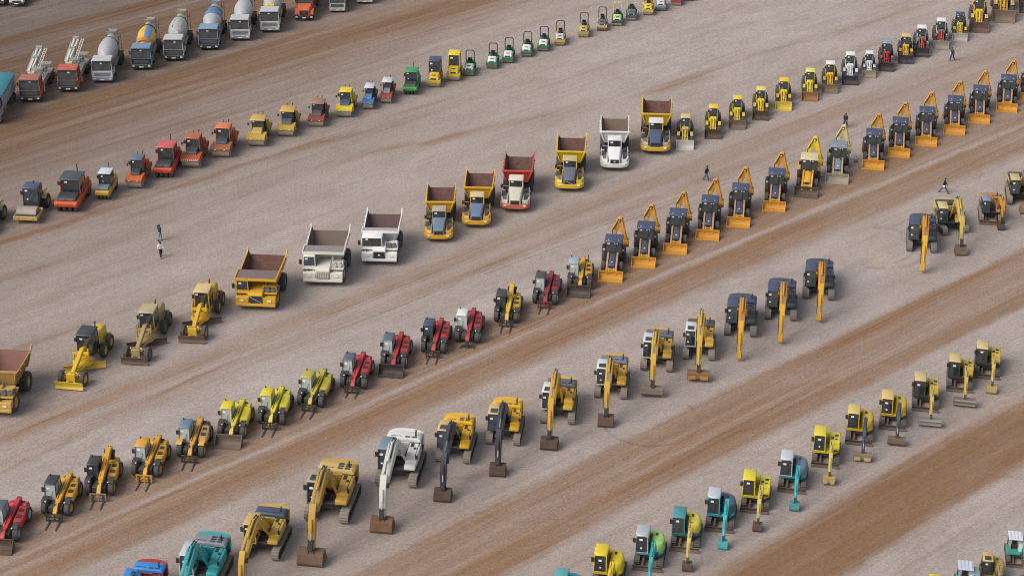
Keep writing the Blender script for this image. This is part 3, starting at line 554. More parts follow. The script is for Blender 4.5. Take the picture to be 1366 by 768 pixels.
# ------------------------------------------------------------------ dump trucks
def tray(T, y0, y1, wt, wb, zf, zt, ear, mat, inn, t=.1, chute=1.0, head=None, canopy=0.0, canopy_m=None, thick_rim=True):
    st = [(y0, wb, zf, wt * .97, zt), (y0 + (y1 - y0) * .6, wb, zf - .02, wt, zt + .05), (y1 - .5, wb * 1.08, zf + chute * .55, wt, zt + .12), (y1, wb * 1.16, zf + chute, wt * .99, zt + .2)]
    n = 8; mb = MB(); rings = []
    for y, b, f, w, z in st: rings.append([(-w, y, z), (-b, y, f - t), (b, y, f - t), (w, y, z), (w - t, y, z), (b - t * .6, y, f), (-b + t * .6, y, f), (-w + t, y, z)])
    vs = [p for r in rings for p in r]; fo = []; fi = []
    for i in range(len(rings) - 1):
        for j in range(n):
            f = (i * n + j, i * n + (j + 1) % n, (i + 1) * n + (j + 1) % n, (i + 1) * n + j)
            (fi if j in (4, 5, 6) else fo).append(f)
    k = (len(rings) - 1) * n
    fo += [(k, k + 1, k + 6, k + 7), (k + 1, k + 2, k + 5, k + 6), (k + 2, k + 3, k + 4, k + 5)]
    mb.add(vs, fo, 0); o = len(mb.v) - len(vs)
    for f in fi: mb.f.append([a + o for a in f]); mb.mi.append(1)
    for s in (-1, 1):                       # side ribs
        for i in range(4):
            y = y0 + (y1 - y0) * (.12 + .22 * i); mb.bar((s * (wb + .04), y, zf - .05), (s * (wt + .03), y, zt - .05), .14, .1, up=(0, 1, 0))
    for s in (-1, 1): mb.prism([(y1 - .5, zt + .1), (y1 - .08, zt + .2 + ear), (y1 + .02, zt + .2 + ear), (y1 + .02, zt)], s * (wt - .055) - .05, s * (wt - .055) + .05)
    tr = part('tray', mb, [mat, inn], T)
    hb = MB(); hb.m = 0
    hb.hexa([(-wb, y0 - .02, zf - .1), (wb, y0 - .02, zf - .1), (wb, y0 + .12, zf - .1), (-wb, y0 + .12, zf - .1)], [(-wt * .97, y0 - .3, zt + .12), (wt * .97, y0 - .3, zt + .12), (wt * .97, y0 - .17, zt + .12), (-wt * .97, y0 - .17, zt + .12)])
    part('headboard', hb, mat, tr, .02)
    ins = MB().quad((-wb + .06, y0 + .125, zf + .005), (wb - .06, y0 + .125, zf + .005), (wt * .97 - .1, y0 - .16, zt + .05), (-wt * .97 + .1, y0 - .16, zt + .05))
    part('headboard_liner', ins, inn, tr)
    if canopy:
        c = MB().hexa([(-wt, y0 - canopy, zt + .12), (wt, y0 - canopy, zt + .12), (wt, y0 - .15, zt + .14), (-wt, y0 - .15, zt + .14)], [(-wt, y0 - canopy, zt + .2), (wt, y0 - canopy, zt + .2), (wt, y0 - .15, zt + .24), (-wt, y0 - .15, zt + .24)])
        part('canopy', c, canopy_m or inn, tr, .01)
        part('canopy_edge', MB().box(-wt - .03, wt + .03, y0 - canopy - .08, y0 - canopy + .02, zt + .0, zt + .25).box(-wt - .05, -wt + .04, y0 - canopy, y0, zt + .02, zt + .3).box(wt - .04, wt + .05, y0 - canopy, y0, zt + .02, zt + .3), mat, tr)
    else:
        part('headboard_rim', MB().box(-wt, wt, y0 - .42, y0 - .17, zt + .08, zt + .2).bar((-wt + .1, y0 - .4, zt + .1), (-wb, y0 - .1, zf + .2), .12, .1).bar((wt - .1, y0 - .4, zt + .1), (wb, y0 - .1, zf + .2), .12, .1), mat, tr)
    return tr
def adt(label, body=YEL, hood=BGR, roof=CRM, cabc=None, bump=None, trayc=None, fendc=None, group=None, inn=None, style=0, ear=.28, gl=None):
    T = thing('articulated_dump_truck', label, 'dump truck', group); bd = paint(body); bp = paint(bump or body); fd = paint(fendc or body); hd = paint(hood); tm = paint(trayc or body)
    rm = paint((.5, .38, .15)); inn = inn or TRAY
    pts = [(-1.45, -3.3), (-1.47, -3.95), (-1.25, -4.4), (-.7, -4.62), (.7, -4.62), (1.25, -4.4), (1.47, -3.95), (1.45, -3.3), (1.2, -3.3), (1.15, -3.9), (.6, -4.2), (-.6, -4.2), (-1.15, -3.9), (-1.2, -3.3)]
    part('bumper', MB().prz(pts, .55, 1.02), bp, T, .04)
    for s in (-1, 1):
        part('mudguard', MB().loft([[(s * .72, -4.3, 1.0), (s * 1.25, -4.15, 1.0), (s * 1.46, -3.7, 1.0), (s * 1.46, -2.0, 1.0), (s * .72, -2.0, 1.0)], [(s * .7, -4.2, 1.32), (s * 1.2, -4.05, 1.3), (s * 1.42, -3.6, 1.42), (s * 1.42, -2.0, 1.58), (s * .7, -2.0, 1.62)]]), fd, T, .04)
        part('side_grille', MB().hexa([(s * .85, -4.1, 1.25), (s * 1.2, -3.95, 1.25), (s * 1.3, -3.2, 1.3), (s * .85, -3.2, 1.3)], [(s * .85, -4.0, 1.37), (s * 1.18, -3.85, 1.36), (s * 1.26, -3.2, 1.5), (s * .85, -3.2, 1.52)]), DRK if s > 0 else GRY, T)
        lamp(T, 'headlight', s * .95, -4.52, .92, .28, .16, d=.1)
        wheel(T, s * 1.15, -2.75, .85, .6, rm, lug=False)
        for y in (1.3, 2.95): wheel(T, s * 1.18, y, .85, .6, rm)
    part('front_frame', MB().box(-.7, .7, -4.2, -1.0, .6, 1.2), DRK, T, .03)
    h = part('hood', MB().loft([[(-.6, -4.5, 1.0), (.6, -4.5, 1.0), (.72, -2.6, 1.0), (-.72, -2.6, 1.0)], [(-.48, -4.46, 1.5), (.48, -4.46, 1.5), (.66, -2.6, 2.1), (-.66, -2.6, 2.1)], [(-.42, -4.3, 1.58), (.42, -4.3, 1.58), (.6, -2.6, 2.2), (-.6, -2.6, 2.2)]]), hd, T, .03)
    part('grille', MB().box(-.42, .42, -4.56, -4.44, 1.04, 1.46), DRK, h)
    if style == 1: part('grille_stripe', MB().bar((-.36, -4.58, 1.42), (.36, -4.58, 1.08), .05, .03), paint((.6, .6, .62), .3, .1), h)
    if style == 2: part('emblem', MB().cyl((0, -4.55, 1.26), (0, -4.585, 1.26), .09, n=12), paint((.75, .75, .75)), h)
    part('intake_snorkel', MB().tube([(-.9, -2.6, 1.5), (-.95, -2.6, 2.1)], .14, 10).box(.85, 1.25, -2.9, -2.3, 1.5, 1.95), DRK, T)
    cab(T, -.68, .68, -2.75, -1.35, 1.45, 3.02, paint(cabc or body), paint(roof), sf=.28, sr=.05, panel=.45, front_low=.62, gl=gl or GL, roofh=.14, over=.1, sticker=(.08, .92), mir=0)
    mirror(T, -1.25, -2.7, 2.3, -1, s=1.1)
    part('handrail', MB().tube([(-1.35, -3.4, 1.4), (-1.35, -3.4, 2.1), (-1.3, -2.3, 2.15), (-.8, -2.3, 2.15)], .03, 5).tube([(1.35, -3.4, 1.4), (1.35, -3.4, 2.0), (1.3, -2.3, 2.05)], .03, 5), fd, T)
    part('rear_frame', MB().box(-.5, .5, -1.0, 3.6, .75, 1.25).box(-1.0, 1.0, 1.1, 1.5, .7, .95).box(-1.0, 1.0, 2.75, 3.15, .7, .95), DRK, T, .03)
    tray(T, -.15, 3.95, 1.5, 1.05, 1.68, 2.85, ear, tm, inn)
    return T
def rigid(label, body=YEL, cabc=None, group=None, grille=(.03, .03, .03), canopy=1.95, can_m=None, style=0, inn=None, roofm=None, trayc=None, rim=None, cab_w=1.05):
    T = thing('rigid_haul_truck', label, 'dump truck', group); bd = paint(body); cb = paint(cabc or body); rm = rim or bd; inn = inn or TRAY
    f = MB().box(-1.72, 1.72, -3.3, -3.05, .55, .85).box(-1.75, -.62, -3.2, -2.6, .85, 1.45).box(.62, 1.75, -3.2, -2.6, .85, 1.45)
    part('bumper', f, bd, T, .04)
    h = part('hood', MB().prism([(-3.12, .85), (-3.22, 1.75), (-3.05, 1.9), (-1.2, 2.05), (-1.2, .85)], -.62, .62), bd, T, .05)
    g = part('grille', MB().box(-.55, .55, -3.26, -3.16, .92, 1.62), paint(grille, .6, .4), h)
    if style == 1: part('grille_stripe', MB().bar((-.5, -3.28, 1.58), (.5, -3.28, .98), .06, .03), paint((.55, .56, .6), .3, .1), g)
    if style == 2:
        for i in range(7): part('grille_bar', MB().box(-.52 + i * .155, -.46 + i * .155, -3.3, -3.25, .95, 1.6), paint((.6, .59, .54)), g)
    if style == 3: part('emblem', MB().box(-.1, .1, -3.29, -3.25, 1.18, 1.36), STK, g); part('emblem_core', MB().box(-.05, .05, -3.31, -3.28, 1.22, 1.3), paint((.5, .02, .02)), g)
    part('deck', MB().box(-1.8, 1.8, -2.75, -1.0, 1.62, 1.74).box(.85, 1.7, -2.2, -1.4, 1.74, 2.1), bd, T, .02)
    part('air_cleaner', MB().cyl((.95, -2.6, 2.0), (.95, -2.15, 2.0), .24, n=12).cyl((1.42, -2.55, 2.0), (1.42, -2.15, 2.0), .2, n=12).tube([(.75, -1.7, 1.75), (.75, -1.7, 2.6)], .09, 8), GRY if style != 2 else paint((.6, .58, .52)), T)
    part('handrail', MB().tube([(-1.78, -2.7, 1.74), (-1.78, -2.75, 2.5), (-1.78, -1.1, 2.5)], .03, 5).tube([(1.78, -2.7, 1.74), (1.78, -2.75, 2.5), (.65, -2.75, 2.5), (.65, -2.7, 1.9)], .028, 5), bd, T)
    part('ladder', MB().tube([(-1.6, -3.28, .6), (-1.6, -2.75, 1.7)], .03, 5).tube([(-1.25, -3.28, .6), (-1.25, -2.75, 1.7)], .03, 5).box(-1.6, -1.25, -3.12, -3.02, .95, .99).box(-1.6, -1.25, -2.95, -2.85, 1.25, 1.29), DRK, T)
    for s in (-1, 1):
        lamp(T, 'headlight', s * 1.2, -3.2, 1.15, .34, .16)
        wheel(T, s * 1.5, -1.95, .86, .58, rm, lug=False); wheel(T, s * 1.38, 1.45, .86, .95, rm, lug=False)
    mirror(T, -1.85, -2.6, 2.35, -1, s=1.2); mirror(T, 1.85, -2.6, 2.3, 1, s=1.2)
    part('main_frame', MB().box(-.6, .6, -2.6, 3.0, .65, 1.3).box(-1.2, 1.2, 1.2, 1.7, .6, 1.05), DRK, T, .03)
    cab(T, -1.72, -1.72 + cab_w, -2.7, -1.3, 1.72, 2.98, cb, roofm or cb, sf=.06, panel=.3, front_low=.28, gl=GLB if style == 2 else GL, roofh=.07, sticker=(.08, .92), over=.03)
    tray(T, -.75, 3.3, 1.8, 1.4, 1.75, 3.0, .3, paint(trayc or body), inn, canopy=canopy, canopy_m=can_m, chute=1.0)
    return T

# ------------------------------------------------------------------ graders
def grader(label, body=YEL, roof=None, blade=None, rim=None, cabc=None, group=None, mold=None, dx=0.0):
    T = thing('motor_grader', label, 'grader', group); bd = paint(body); rm = rim or bd; bl = blade or RUS; cb = paint(cabc or body); ml = mold or bl
    for s in (-1, 1):
        wheel(T, s * 1.0, -3.3, .66, .42, rm, rz=R(-4)); wheel(T, s * 1.05, 1.9, .7, .48, rm); wheel(T, s * 1.05, 3.5, .7, .48, rm)
        part('tandem_case', MB().box(s * .72 - .1, s * .72 + .1, 1.6, 3.8, .5, .95), bd, T, .03)
    part('front_axle', MB().bar((-1.0, -3.3, .66), (1.0, -3.3, .66), .22, .26).box(-.55, .55, -3.55, -3.05, .85, 1.05).cyl((-.85, -3.2, .95), (.85, -3.2, .95), .06, n=8), bd, T, .02)
    part('gooseneck', MB().beam([(-3.75, .95, .2), (-3.2, 1.12, .2), (-1.6, 1.62, .19), (-.6, 2.0, .2), (.05, 1.7, .3), (.3, 1.2, .3)], 0, .36), bd, T, .03)
    part('front_blade', MB().strip([(-4.42, .12), (-4.3, .35), (-4.32, .62), (-4.45, .88)], .06, -1.28, 1.28).box(-.95, .95, -4.27, -4.2, .3, .7), bl, T)
    part('blade_lift', MB().bar((-.35, -4.2, .45), (-.3, -3.6, .75), .14, .16).bar((.35, -4.2, .45), (.3, -3.6, .75), .14, .16).box(-.4, .4, -3.9, -3.65, .6, 1.35), bd, T, .02)
    part('drawbar', MB().bar((0, -3.3, .85), (-.75, -.6, .95), .16, .2).bar((0, -3.3, .85), (.75, -.6, .95), .16, .2), bd, T, .02)
    part('turn_circle', MB().lathe([(.55, 0), (.9, 0), (.9, .16), (.55, .16)], (0, -.75, .78), (0, 0, 1), 24), bd, T)
    m = MB().strip([(-.16, .1), (-.02, .3), (0, .52), (-.12, .74)], .05, -1.9, 1.9).box(-.7, .7, .03, .12, .35, .8)
    part('moldboard', m, ml, T, loc=(.12, -.75, 0), rz=R(24))
    lf = MB().box(-.75, .75, -1.05, -.75, 1.7, 1.95)
    for s in (-1, 1): lf.cyl((s * .68, -.9, 2.35), (s * .68, -.9, 1.0), .075, n=8)
    part('lift_cylinders', lf, bd, T)
    hyd(T, (.55, -1.3, 1.75), (.85, -.8, .95), .06, bd)
    cab(T, -.72, .72, .2, 1.75, 1.0, 3.2, cb, paint(roof or body), sf=-.05, sr=.0, panel=.35, front_low=.3, gl=GL, roofh=.12, over=.1, sticker=(.08, .93), mir=1)
    part('engine_hood', MB().loft([[(-.62, 1.8, .9), (.62, 1.8, .9), (.62, 4.25, .9), (-.62, 4.25, .9)], [(-.62, 1.8, 2.15), (.62, 1.8, 2.15), (.6, 4.2, 2.0), (-.6, 4.2, 2.0)], [(-.5, 1.85, 2.3), (.5, 1.85, 2.3), (.48, 4.1, 2.15), (-.48, 4.1, 2.15)]]), bd, T, .05)
    part('rear_hitch', MB().box(-.9, .9, 4.3, 4.6, .8, 1.1), bd, T, .03)
    part('exhaust_pipe', MB().tube([(.25, 2.4, 2.25), (.25, 2.4, 3.1), (.25, 2.55, 3.25)], .07, 8), DRK, T)
    for s in (-1, 1): lamp(T, 'headlight', s * .5, -3.6, 1.4, .14, .12)
    part('lamp_bracket', MB().bar((-.55, -3.55, 1.4), (.55, -3.55, 1.4), .05, .05).bar((0, -3.55, 1.35), (0, -3.5, 1.1), .05, .05), bd, T)
    return T

# ------------------------------------------------------------------ rollers
def drum(T, y, r, w, mat=None):
    part('drum', MB().lathe([(r * .35, -w / 2 + .08), (r * .9, -w / 2 + .06), (r, -w / 2), (r, w / 2), (r * .9, w / 2 - .06), (r * .35, w / 2 - .08)], (0, y, r), (1, 0, 0), 28), mat or DRM, T)
def single_drum(label, body=OLD, roof=NAVY, cabc=(.03, .035, .045), frame=None):
    T = thing('single_drum_roller', label, 'roller'); bd = paint(body); fm = paint(frame or body)
    drum(T, -1.75, .74, 2.0)
    part('drum_frame', MB().box(-1.22, -1.06, -2.75, -.7, .5, .85).box(1.06, 1.22, -2.75, -.7, .5, .85).box(-1.22, 1.22, -2.82, -2.62, .45, .85).box(-1.22, 1.22, -.8, -.6, .5, .9), fm, T, .03)
    part('drum_scraper', MB().bar((-1.0, -2.58, .95), (1.0, -2.58, .95), .1, .06), DRK, T)
    for s in (-1, 1): wheel(T, s * .92, 1.45, .74, .5, bd); lamp(T, 'headlight', s * .75, -2.82, .7, .18, .12, AMB)
    part('chassis', MB().box(-.6, .6, -.6, 2.5, .55, 1.05), DRK, T, .03)
    part('engine_hood', MB().prism([(1.0, 1.0), (1.0, 1.75), (1.2, 1.85), (2.5, 1.6), (2.7, 1.35), (2.7, .85)], -.72, .72), bd, T, .05)
    part('mudguard', MB().strip([(.6, 1.3), (.85, 1.55), (1.5, 1.6), (2.1, 1.5)], .04, .7, 1.2).strip([(.6, 1.3), (.85, 1.55), (1.5, 1.6), (2.1, 1.5)], .04, -1.2, -.7), bd, T)
    cab(T, -.78, .78, -.55, .95, .95, 2.95, paint(cabc), paint(roof), sf=.15, panel=.45, front_low=.35, gl=GLG, roofh=.12, sticker=(.08, .93), mir=1)
    part('exhaust_pipe', MB().tube([(-.3, 1.5, 1.8), (-.3, 1.5, 2.45)], .05, 6), DRK, T); part('beacon', MB().cyl((0, .8, 2.93), (0, .8, 3.15), .06, n=8), DRK, T)
    return T
def tandem(label, body=ROL, roof=None, cabc=None, mid=None, stripes=False, group=None, canopy=False, w=1.85, front=None, exhaust=False, dr=None, rear=None):
    T = thing('tandem_roller', label, 'roller', group); bd = paint(body); cb = paint(cabc or body); rf = paint(roof or body); md = paint(mid or (.04, .055, .075), .3); fr = paint(front or body)
    drum(T, -1.62, .66, w, dr); drum(T, 1.62, .66, w, dr); x = w / 2
    yk = MB()
    for s in (-1, 1):
        yk.prism([(-2.35, .85), (-2.35, 1.2), (-.85, 1.25), (-.85, .6), (-1.2, .5), (-1.4, .78)], s * (x + .08) - .07, s * (x + .08) + .07)
    yk.prism([(-2.42, .95), (-2.42, 1.22), (-1.9, 1.36), (-.8, 1.4), (-.8, 1.1), (-1.6, 1.34), (-2.2, 1.1)], -x - .15, x + .15)
    y_ = part('front_yoke', yk, fr, T, .02)
    if stripes:
        sm = MB()
        for i in range(9): sm.hexa(*[[(a, yy, zz) for a, yy in ((-x + i * w / 9 + o_, -2.435), (-x + i * w / 9 + o_ + .1, -2.435), (-x + i * w / 9 + o_ + .1, -2.4), (-x + i * w / 9 + o_, -2.4))] for zz, o_ in ((.98, 0), (1.2, .09))])
        part('hazard_stripes', sm, paint((.75, .74, .7)), y_)
        sm = MB()
        for i in range(7): sm.box(-.7 + i * .2, -.6 + i * .2, -.62, -.6, 2.78, 2.86)
        part('roof_stripes', sm, paint((.75, .74, .7)), T)
    else:
        for s in (-1, 1): lamp(T, 'headlight', s * .5, -2.43, 1.1, .16, .1)
    yk = MB()
    for s in (-1, 1): yk.prism([(2.35, .85), (2.35, 1.3), (.85, 1.3), (.85, .6), (1.2, .5), (1.4, .78)], s * (x + .08) - .07, s * (x + .08) + .07)
    yk.prism([(2.42, .95), (2.42, 1.35), (.8, 1.4), (.8, 1.1), (1.6, 1.36), (2.2, 1.1)], -x - .15, x + .15)
    part('rear_yoke', yk, bd, T, .02)
    part('chassis', MB().box(-.65, .65, -.85, .85, .5, 1.15), DRK, T, .03)
    part('front_hood', MB().prism([(-1.55, 1.36), (-1.5, 1.5), (-1.3, 1.68), (-.55, 1.85), (-.55, 1.2), (-.9, 1.2)], -.58, .58), md, T, .05)
    part('engine_hood', MB().prism([(.75, 1.2), (.75, 2.0), (.95, 2.1), (1.9, 1.95), (2.2, 1.7), (2.2, 1.36), (1.2, 1.37)], -.78, .78), paint(rear or body), T, .05)
    if canopy:
        for a in (-.72, .72):
            for b in (-.5, .72): part('canopy_post', MB().bar((a, b, 1.15), (a, b, 2.75), .07, .07), DRK, T)
        part('seat', MB().box(-.3, .3, .2, .65, 1.2, 1.55).box(-.3, .3, .58, .7, 1.55, 2.05), SEAT, T, .04)
        part('windshield', MB().box(-.7, .7, -.55, -.53, 1.5, 2.7), GL, T)
        part('cab_rear', MB().box(-.7, .7, .74, .78, 1.2, 2.6), DRK, T)
        part('roof', MB().hexa([(-.95, -.85, 2.75), (.95, -.85, 2.75), (.95, 1.0, 2.75), (-.95, 1.0, 2.75)], [(-.85, -.75, 2.92), (.85, -.75, 2.92), (.85, .9, 2.92), (-.85, .9, 2.92)]), rf, T, .04)
        part('lot_sticker', MB().box(-.62, -.38, -.57, -.56, 2.45, 2.62), STK, T)
    else:
        cab(T, -.76, .76, -.65, .8, 1.1, 2.95, cb, rf, sf=.12, panel=.3, front_low=.3, roofh=.13, over=.09, sticker=(.08, .93), mir=1)
    part('exhaust_pipe', MB().tube([(.3, 1.3, 2.0), (.3, 1.3, 3.1)], .05, 6).tube([(-.2, .9, 2.85), (-.2, .9, 3.2)], .035, 5), DRK, T)
    part('mirror_pair', MB().box(-1.2, -1.02, -.75, -.7, 2.1, 2.4).tube([(-1.1, -.7, 2.3), (-.76, -.6, 2.35)], .02, 5), DRK, T)
    return T
def pneumatic(label, body=ROL, roof=None, cabc=None, deck=(.03, .035, .04), k=1.0, tyres=True, roofh=.12, group=None, mid=None):
    T = thing('pneumatic_roller', label, 'roller', group); bd = paint(body); cb = paint(cabc or body); rf = paint(roof or body)
    part('body', MB().prism([(-2.4, .75), (-2.45, 1.2), (-2.3, 1.3), (-.7, 1.32), (-.7, .6), (-2.1, .6)], -1.0, 1.0).prism([(-.7, .6), (-.7, 1.1), (2.3, 1.35), (2.4, 1.1), (2.3, .6)], -.98, .98), bd, T, .05)
    part('front_deck', MB().prism([(-2.15, 1.32), (-2.1, 1.5), (-1.9, 1.62), (-1.0, 1.7), (-.75, 1.6), (-.75, 1.32)], -.82, .82), paint(deck, .5), T, .06)
    part('deck_panel', MB().box(-.6, -.15, -2.14, -2.08, 1.36, 1.5).box(.15, .6, -2.14, -2.08, 1.36, 1.5), GRY, T)
    part('engine_hood', MB().prism([(.9, 1.2), (.9, 2.0), (1.1, 2.12), (2.1, 1.9), (2.35, 1.6), (2.35, 1.2)], -.85, .85), bd, T, .05)
    for i in range(4): wheel(T, -.75 + i * .5, -1.65, .5, .36, GRY, lug=False)
    for i in range(5): wheel(T, -.82 + i * .41, 1.6, .5, .34, GRY, lug=False)
    cab(T, -.85, .85, -.65, 1.0, 1.05, 3.0, cb, rf, sf=.1, panel=.35, front_low=.5, roofh=roofh, over=.12, sticker=(.12, .9), mir=1)
    for s in (-1, 1): lamp(T, 'headlight', s * .8, -2.43, 1.1, .2, .12, AMB)
    part('exhaust_pipe', MB().tube([(.1, 1.5, 2.0), (.1, 1.5, 3.4), (.1, 1.62, 3.5)], .05, 6), DRK, T)
    return T
def rops_roller(label, hood=WHI, base=GRN, hoop=(.02, .02, .022), dr=None, group=None, cabin=None, seat=True, name='ride_on_roller', w=1.2, roof=None):
    T = thing(name, label, 'roller', group); hd = paint(hood); bs_ = paint(base); x = w / 2
    drum(T, -.92, .38, w, dr or paint((.2, .17, .15), .5, .7)); drum(T, .92, .38, w, dr or paint((.2, .17, .15), .5, .7))
    f = MB()
    for yy in (-.92, .92):
        for s in (-1, 1): f.box(s * (x + .06) - .04, s * (x + .06) + .04, yy - .3, yy + .3, .34, .72)
    f.box(-x - .1, x + .1, -1.3, -.55, .7, .82).box(-x - .1, x + .1, .55, 1.3, .7, .82).box(-.3, .3, -.6, .6, .4, .75).box(-x - .08, x + .08, -1.36, -1.28, .52, .82)
    part('frame', f, bs_, T, .02)
    h = part('engine_hood', MB().loft([[(-.52, -1.22, .82), (.52, -1.22, .82), (.55, -.3, .82), (-.55, -.3, .82)], [(-.5, -1.18, 1.0), (.5, -1.18, 1.0), (.55, -.3, 1.15), (-.55, -.3, 1.15)], [(-.38, -1.0, 1.17), (.38, -1.0, 1.17), (.45, -.3, 1.36), (-.45, -.3, 1.36)]]), hd, T, .04)
    part('hood_grille', MB().box(-.3, .3, -1.24, -1.2, .88, 1.0).box(-.2, .2, -.95, -.8, 1.19, 1.24), DRK, h)
    for s in (-1, 1): lamp(T, 'headlight', s * .36, -1.21, .94, .14, .1)
    part('rear_deck', MB().box(-x, x, -.25, 1.25, .8, .98).prism([(.6, .98), (.65, 1.3), (1.1, 1.25), (1.25, .98)], -.52, .52), bs_, T, .03)
    part('seat', MB().box(-.26, .26, .15, .58, 1.0, 1.3).box(-.26, .26, .5, .64, 1.3, 1.75), SEAT, T, .05)
    part('steering_wheel', MB().tube([(0, -.3, 1.1), (0, -.02, 1.55)], .04, 6).lathe([(.14, 0), (.2, 0), (.2, .03), (.14, .03)], (0, -.02, 1.55), (0, .45, .9), 14), DRK, T)
    if cabin:
        cab(T, -.58, .58, -.35, .9, .95, 2.6, paint(cabin), paint(roof or cabin), sf=.06, panel=.3, front_low=.35, roofh=.12, sticker=(.1, .9), gl=GL)
    else:
        part('rollover_hoop', MB().tube([(-.5, .72, .9), (-.5, .7, 2.45), (-.38, .7, 2.62), (.38, .7, 2.62), (.5, .7, 2.45), (.5, .72, .9)], .055, 8), paint(hoop), T)
    part('water_tank', MB().box(-.5, .5, .68, 1.2, .98, 1.3), hd if cabin else bs_, T, .05)
    return T

# ------------------------------------------------------------------ road trucks
def truck_cab(T, col, roofc=None, low=None, hood=False, gl=None, y0=-4.2, grille=None, w=1.22):
    cm = paint(col); lm = paint(low or col); yb = y0 + 1.85
    if hood:
        part('bonnet', MB().loft([[(-.75, y0, .75), (.75, y0, .75), (.95, y0 + 1.4, .75), (-.95, y0 + 1.4, .75)], [(-.7, y0 + .05, 1.5), (.7, y0 + .05, 1.5), (.95, y0 + 1.4, 1.85), (-.95, y0 + 1.4, 1.85)], [(-.6, y0 + .2, 1.6), (.6, y0 + .2, 1.6), (.85, y0 + 1.4, 1.95), (-.85, y0 + 1.4, 1.95)]]), cm, T, .04)
        part('mudguard', MB().strip([(y0 + .1, .9), (y0 + .3, 1.3), (y0 + 1.0, 1.38), (y0 + 1.4, 1.1)], .05, .72, 1.2).strip([(y0 + .1, .9), (y0 + .3, 1.3), (y0 + 1.0, 1.38), (y0 + 1.4, 1.1)], .05, -1.2, -.72), cm, T)
        part('grille', MB().box(-.55, .55, y0 - .03, y0 + .05, .85, 1.45), DRK, T); part('emblem', MB().cyl((0, y0 - .02, 1.2), (0, y0 - .06, 1.2), .1, n=10), GRY, T)
        part('bumper', MB().box(-1.18, 1.18, y0 - .12, y0 + .12, .4, .75), DRK, T, .03)
        cab(T, -1.0, 1.0, y0 + 1.35, y0 + 2.9, 1.0, 2.75, cm, paint(roofc or col), sf=.25, panel=.9, front_low=.85, gl=gl or GLT, sticker=(.42, .95), roofh=.1, mir=3)
        yl = y0 - .12
    else:
        part('bumper', MB().box(-w - .02, w + .02, y0 - .12, y0 + .35, .38, .82), lm, T, .04)
        gw, gz = (.96, 1.56) if low and max(low) < .1 else (.78, 1.42)
        part('grille', MB().box(-w * gw, w * gw, y0 - .035, y0 + .06, .86 if gw > .9 else .95, gz), paint(grille or (.05, .05, .055), .5), T, .02)
        g = MB()
        for i in range(4): g.box(-w * .72, w * .72, y0 - .05, y0 - .03, 1.0 + i * .11, 1.04 + i * .11)
        part('grille_bar', g, GRY, T)
        cab(T, -w, w, y0, yb, .8, 2.95, cm, paint(roofc or col), sf=.2, sr=.06, panel=.85, front_low=.85, gl=gl or GLT, sticker=(.42, .92), roofh=.16, over=.02, mir=3, taper=.06)
        part('sun_visor', MB().box(-w + .1, w - .1, y0 - .0, y0 + .22, 2.74, 2.8), DRK, T)
        yl = y0 - .12
    for s in (-1, 1): lamp(T, 'headlight', s * .95, yl, .62, .3, .16, d=.03)
    part('number_plate', MB().box(-.26, .26, yl - .03, yl, .46, .58), STK, T)
def chassis(T, y0=-2.3, y1=4.2, axles=(-3.4, 1.9, 3.2), rim=None):
    part('chassis', MB().box(-.45, -.3, y0 - 1.5, y1, .75, 1.05).box(.3, .45, y0 - 1.5, y1, .75, 1.05).box(-.45, .45, y0 - 1.4, y0 + .2, .6, 1.0), DRK, T, .01)
    for i, a in enumerate(axles):
        for s in (-1, 1):
            wheel(T, s * (1.02 if i else 1.05), a, .5, .3 if (i == 0 or (len(axles) == 4 and i == 1)) else .55, rim or GRY, lug=False)
    part('axles', MB().box(-.95, .95, axles[-1] - .1, axles[-1] + .1, .42, .6).box(-.95, .95, axles[0] - .1, axles[0] + .1, .42, .6), DRK, T)
    for s in (-1, 1):
        part('rear_mudguard', MB().strip([(axles[-2] - .65, .9), (axles[-2] - .4, 1.12), (axles[-1] + .4, 1.12), (axles[-1] + .65, .9)], .04, s * 1.0 - .28, s * 1.0 + .28), DRK, T)
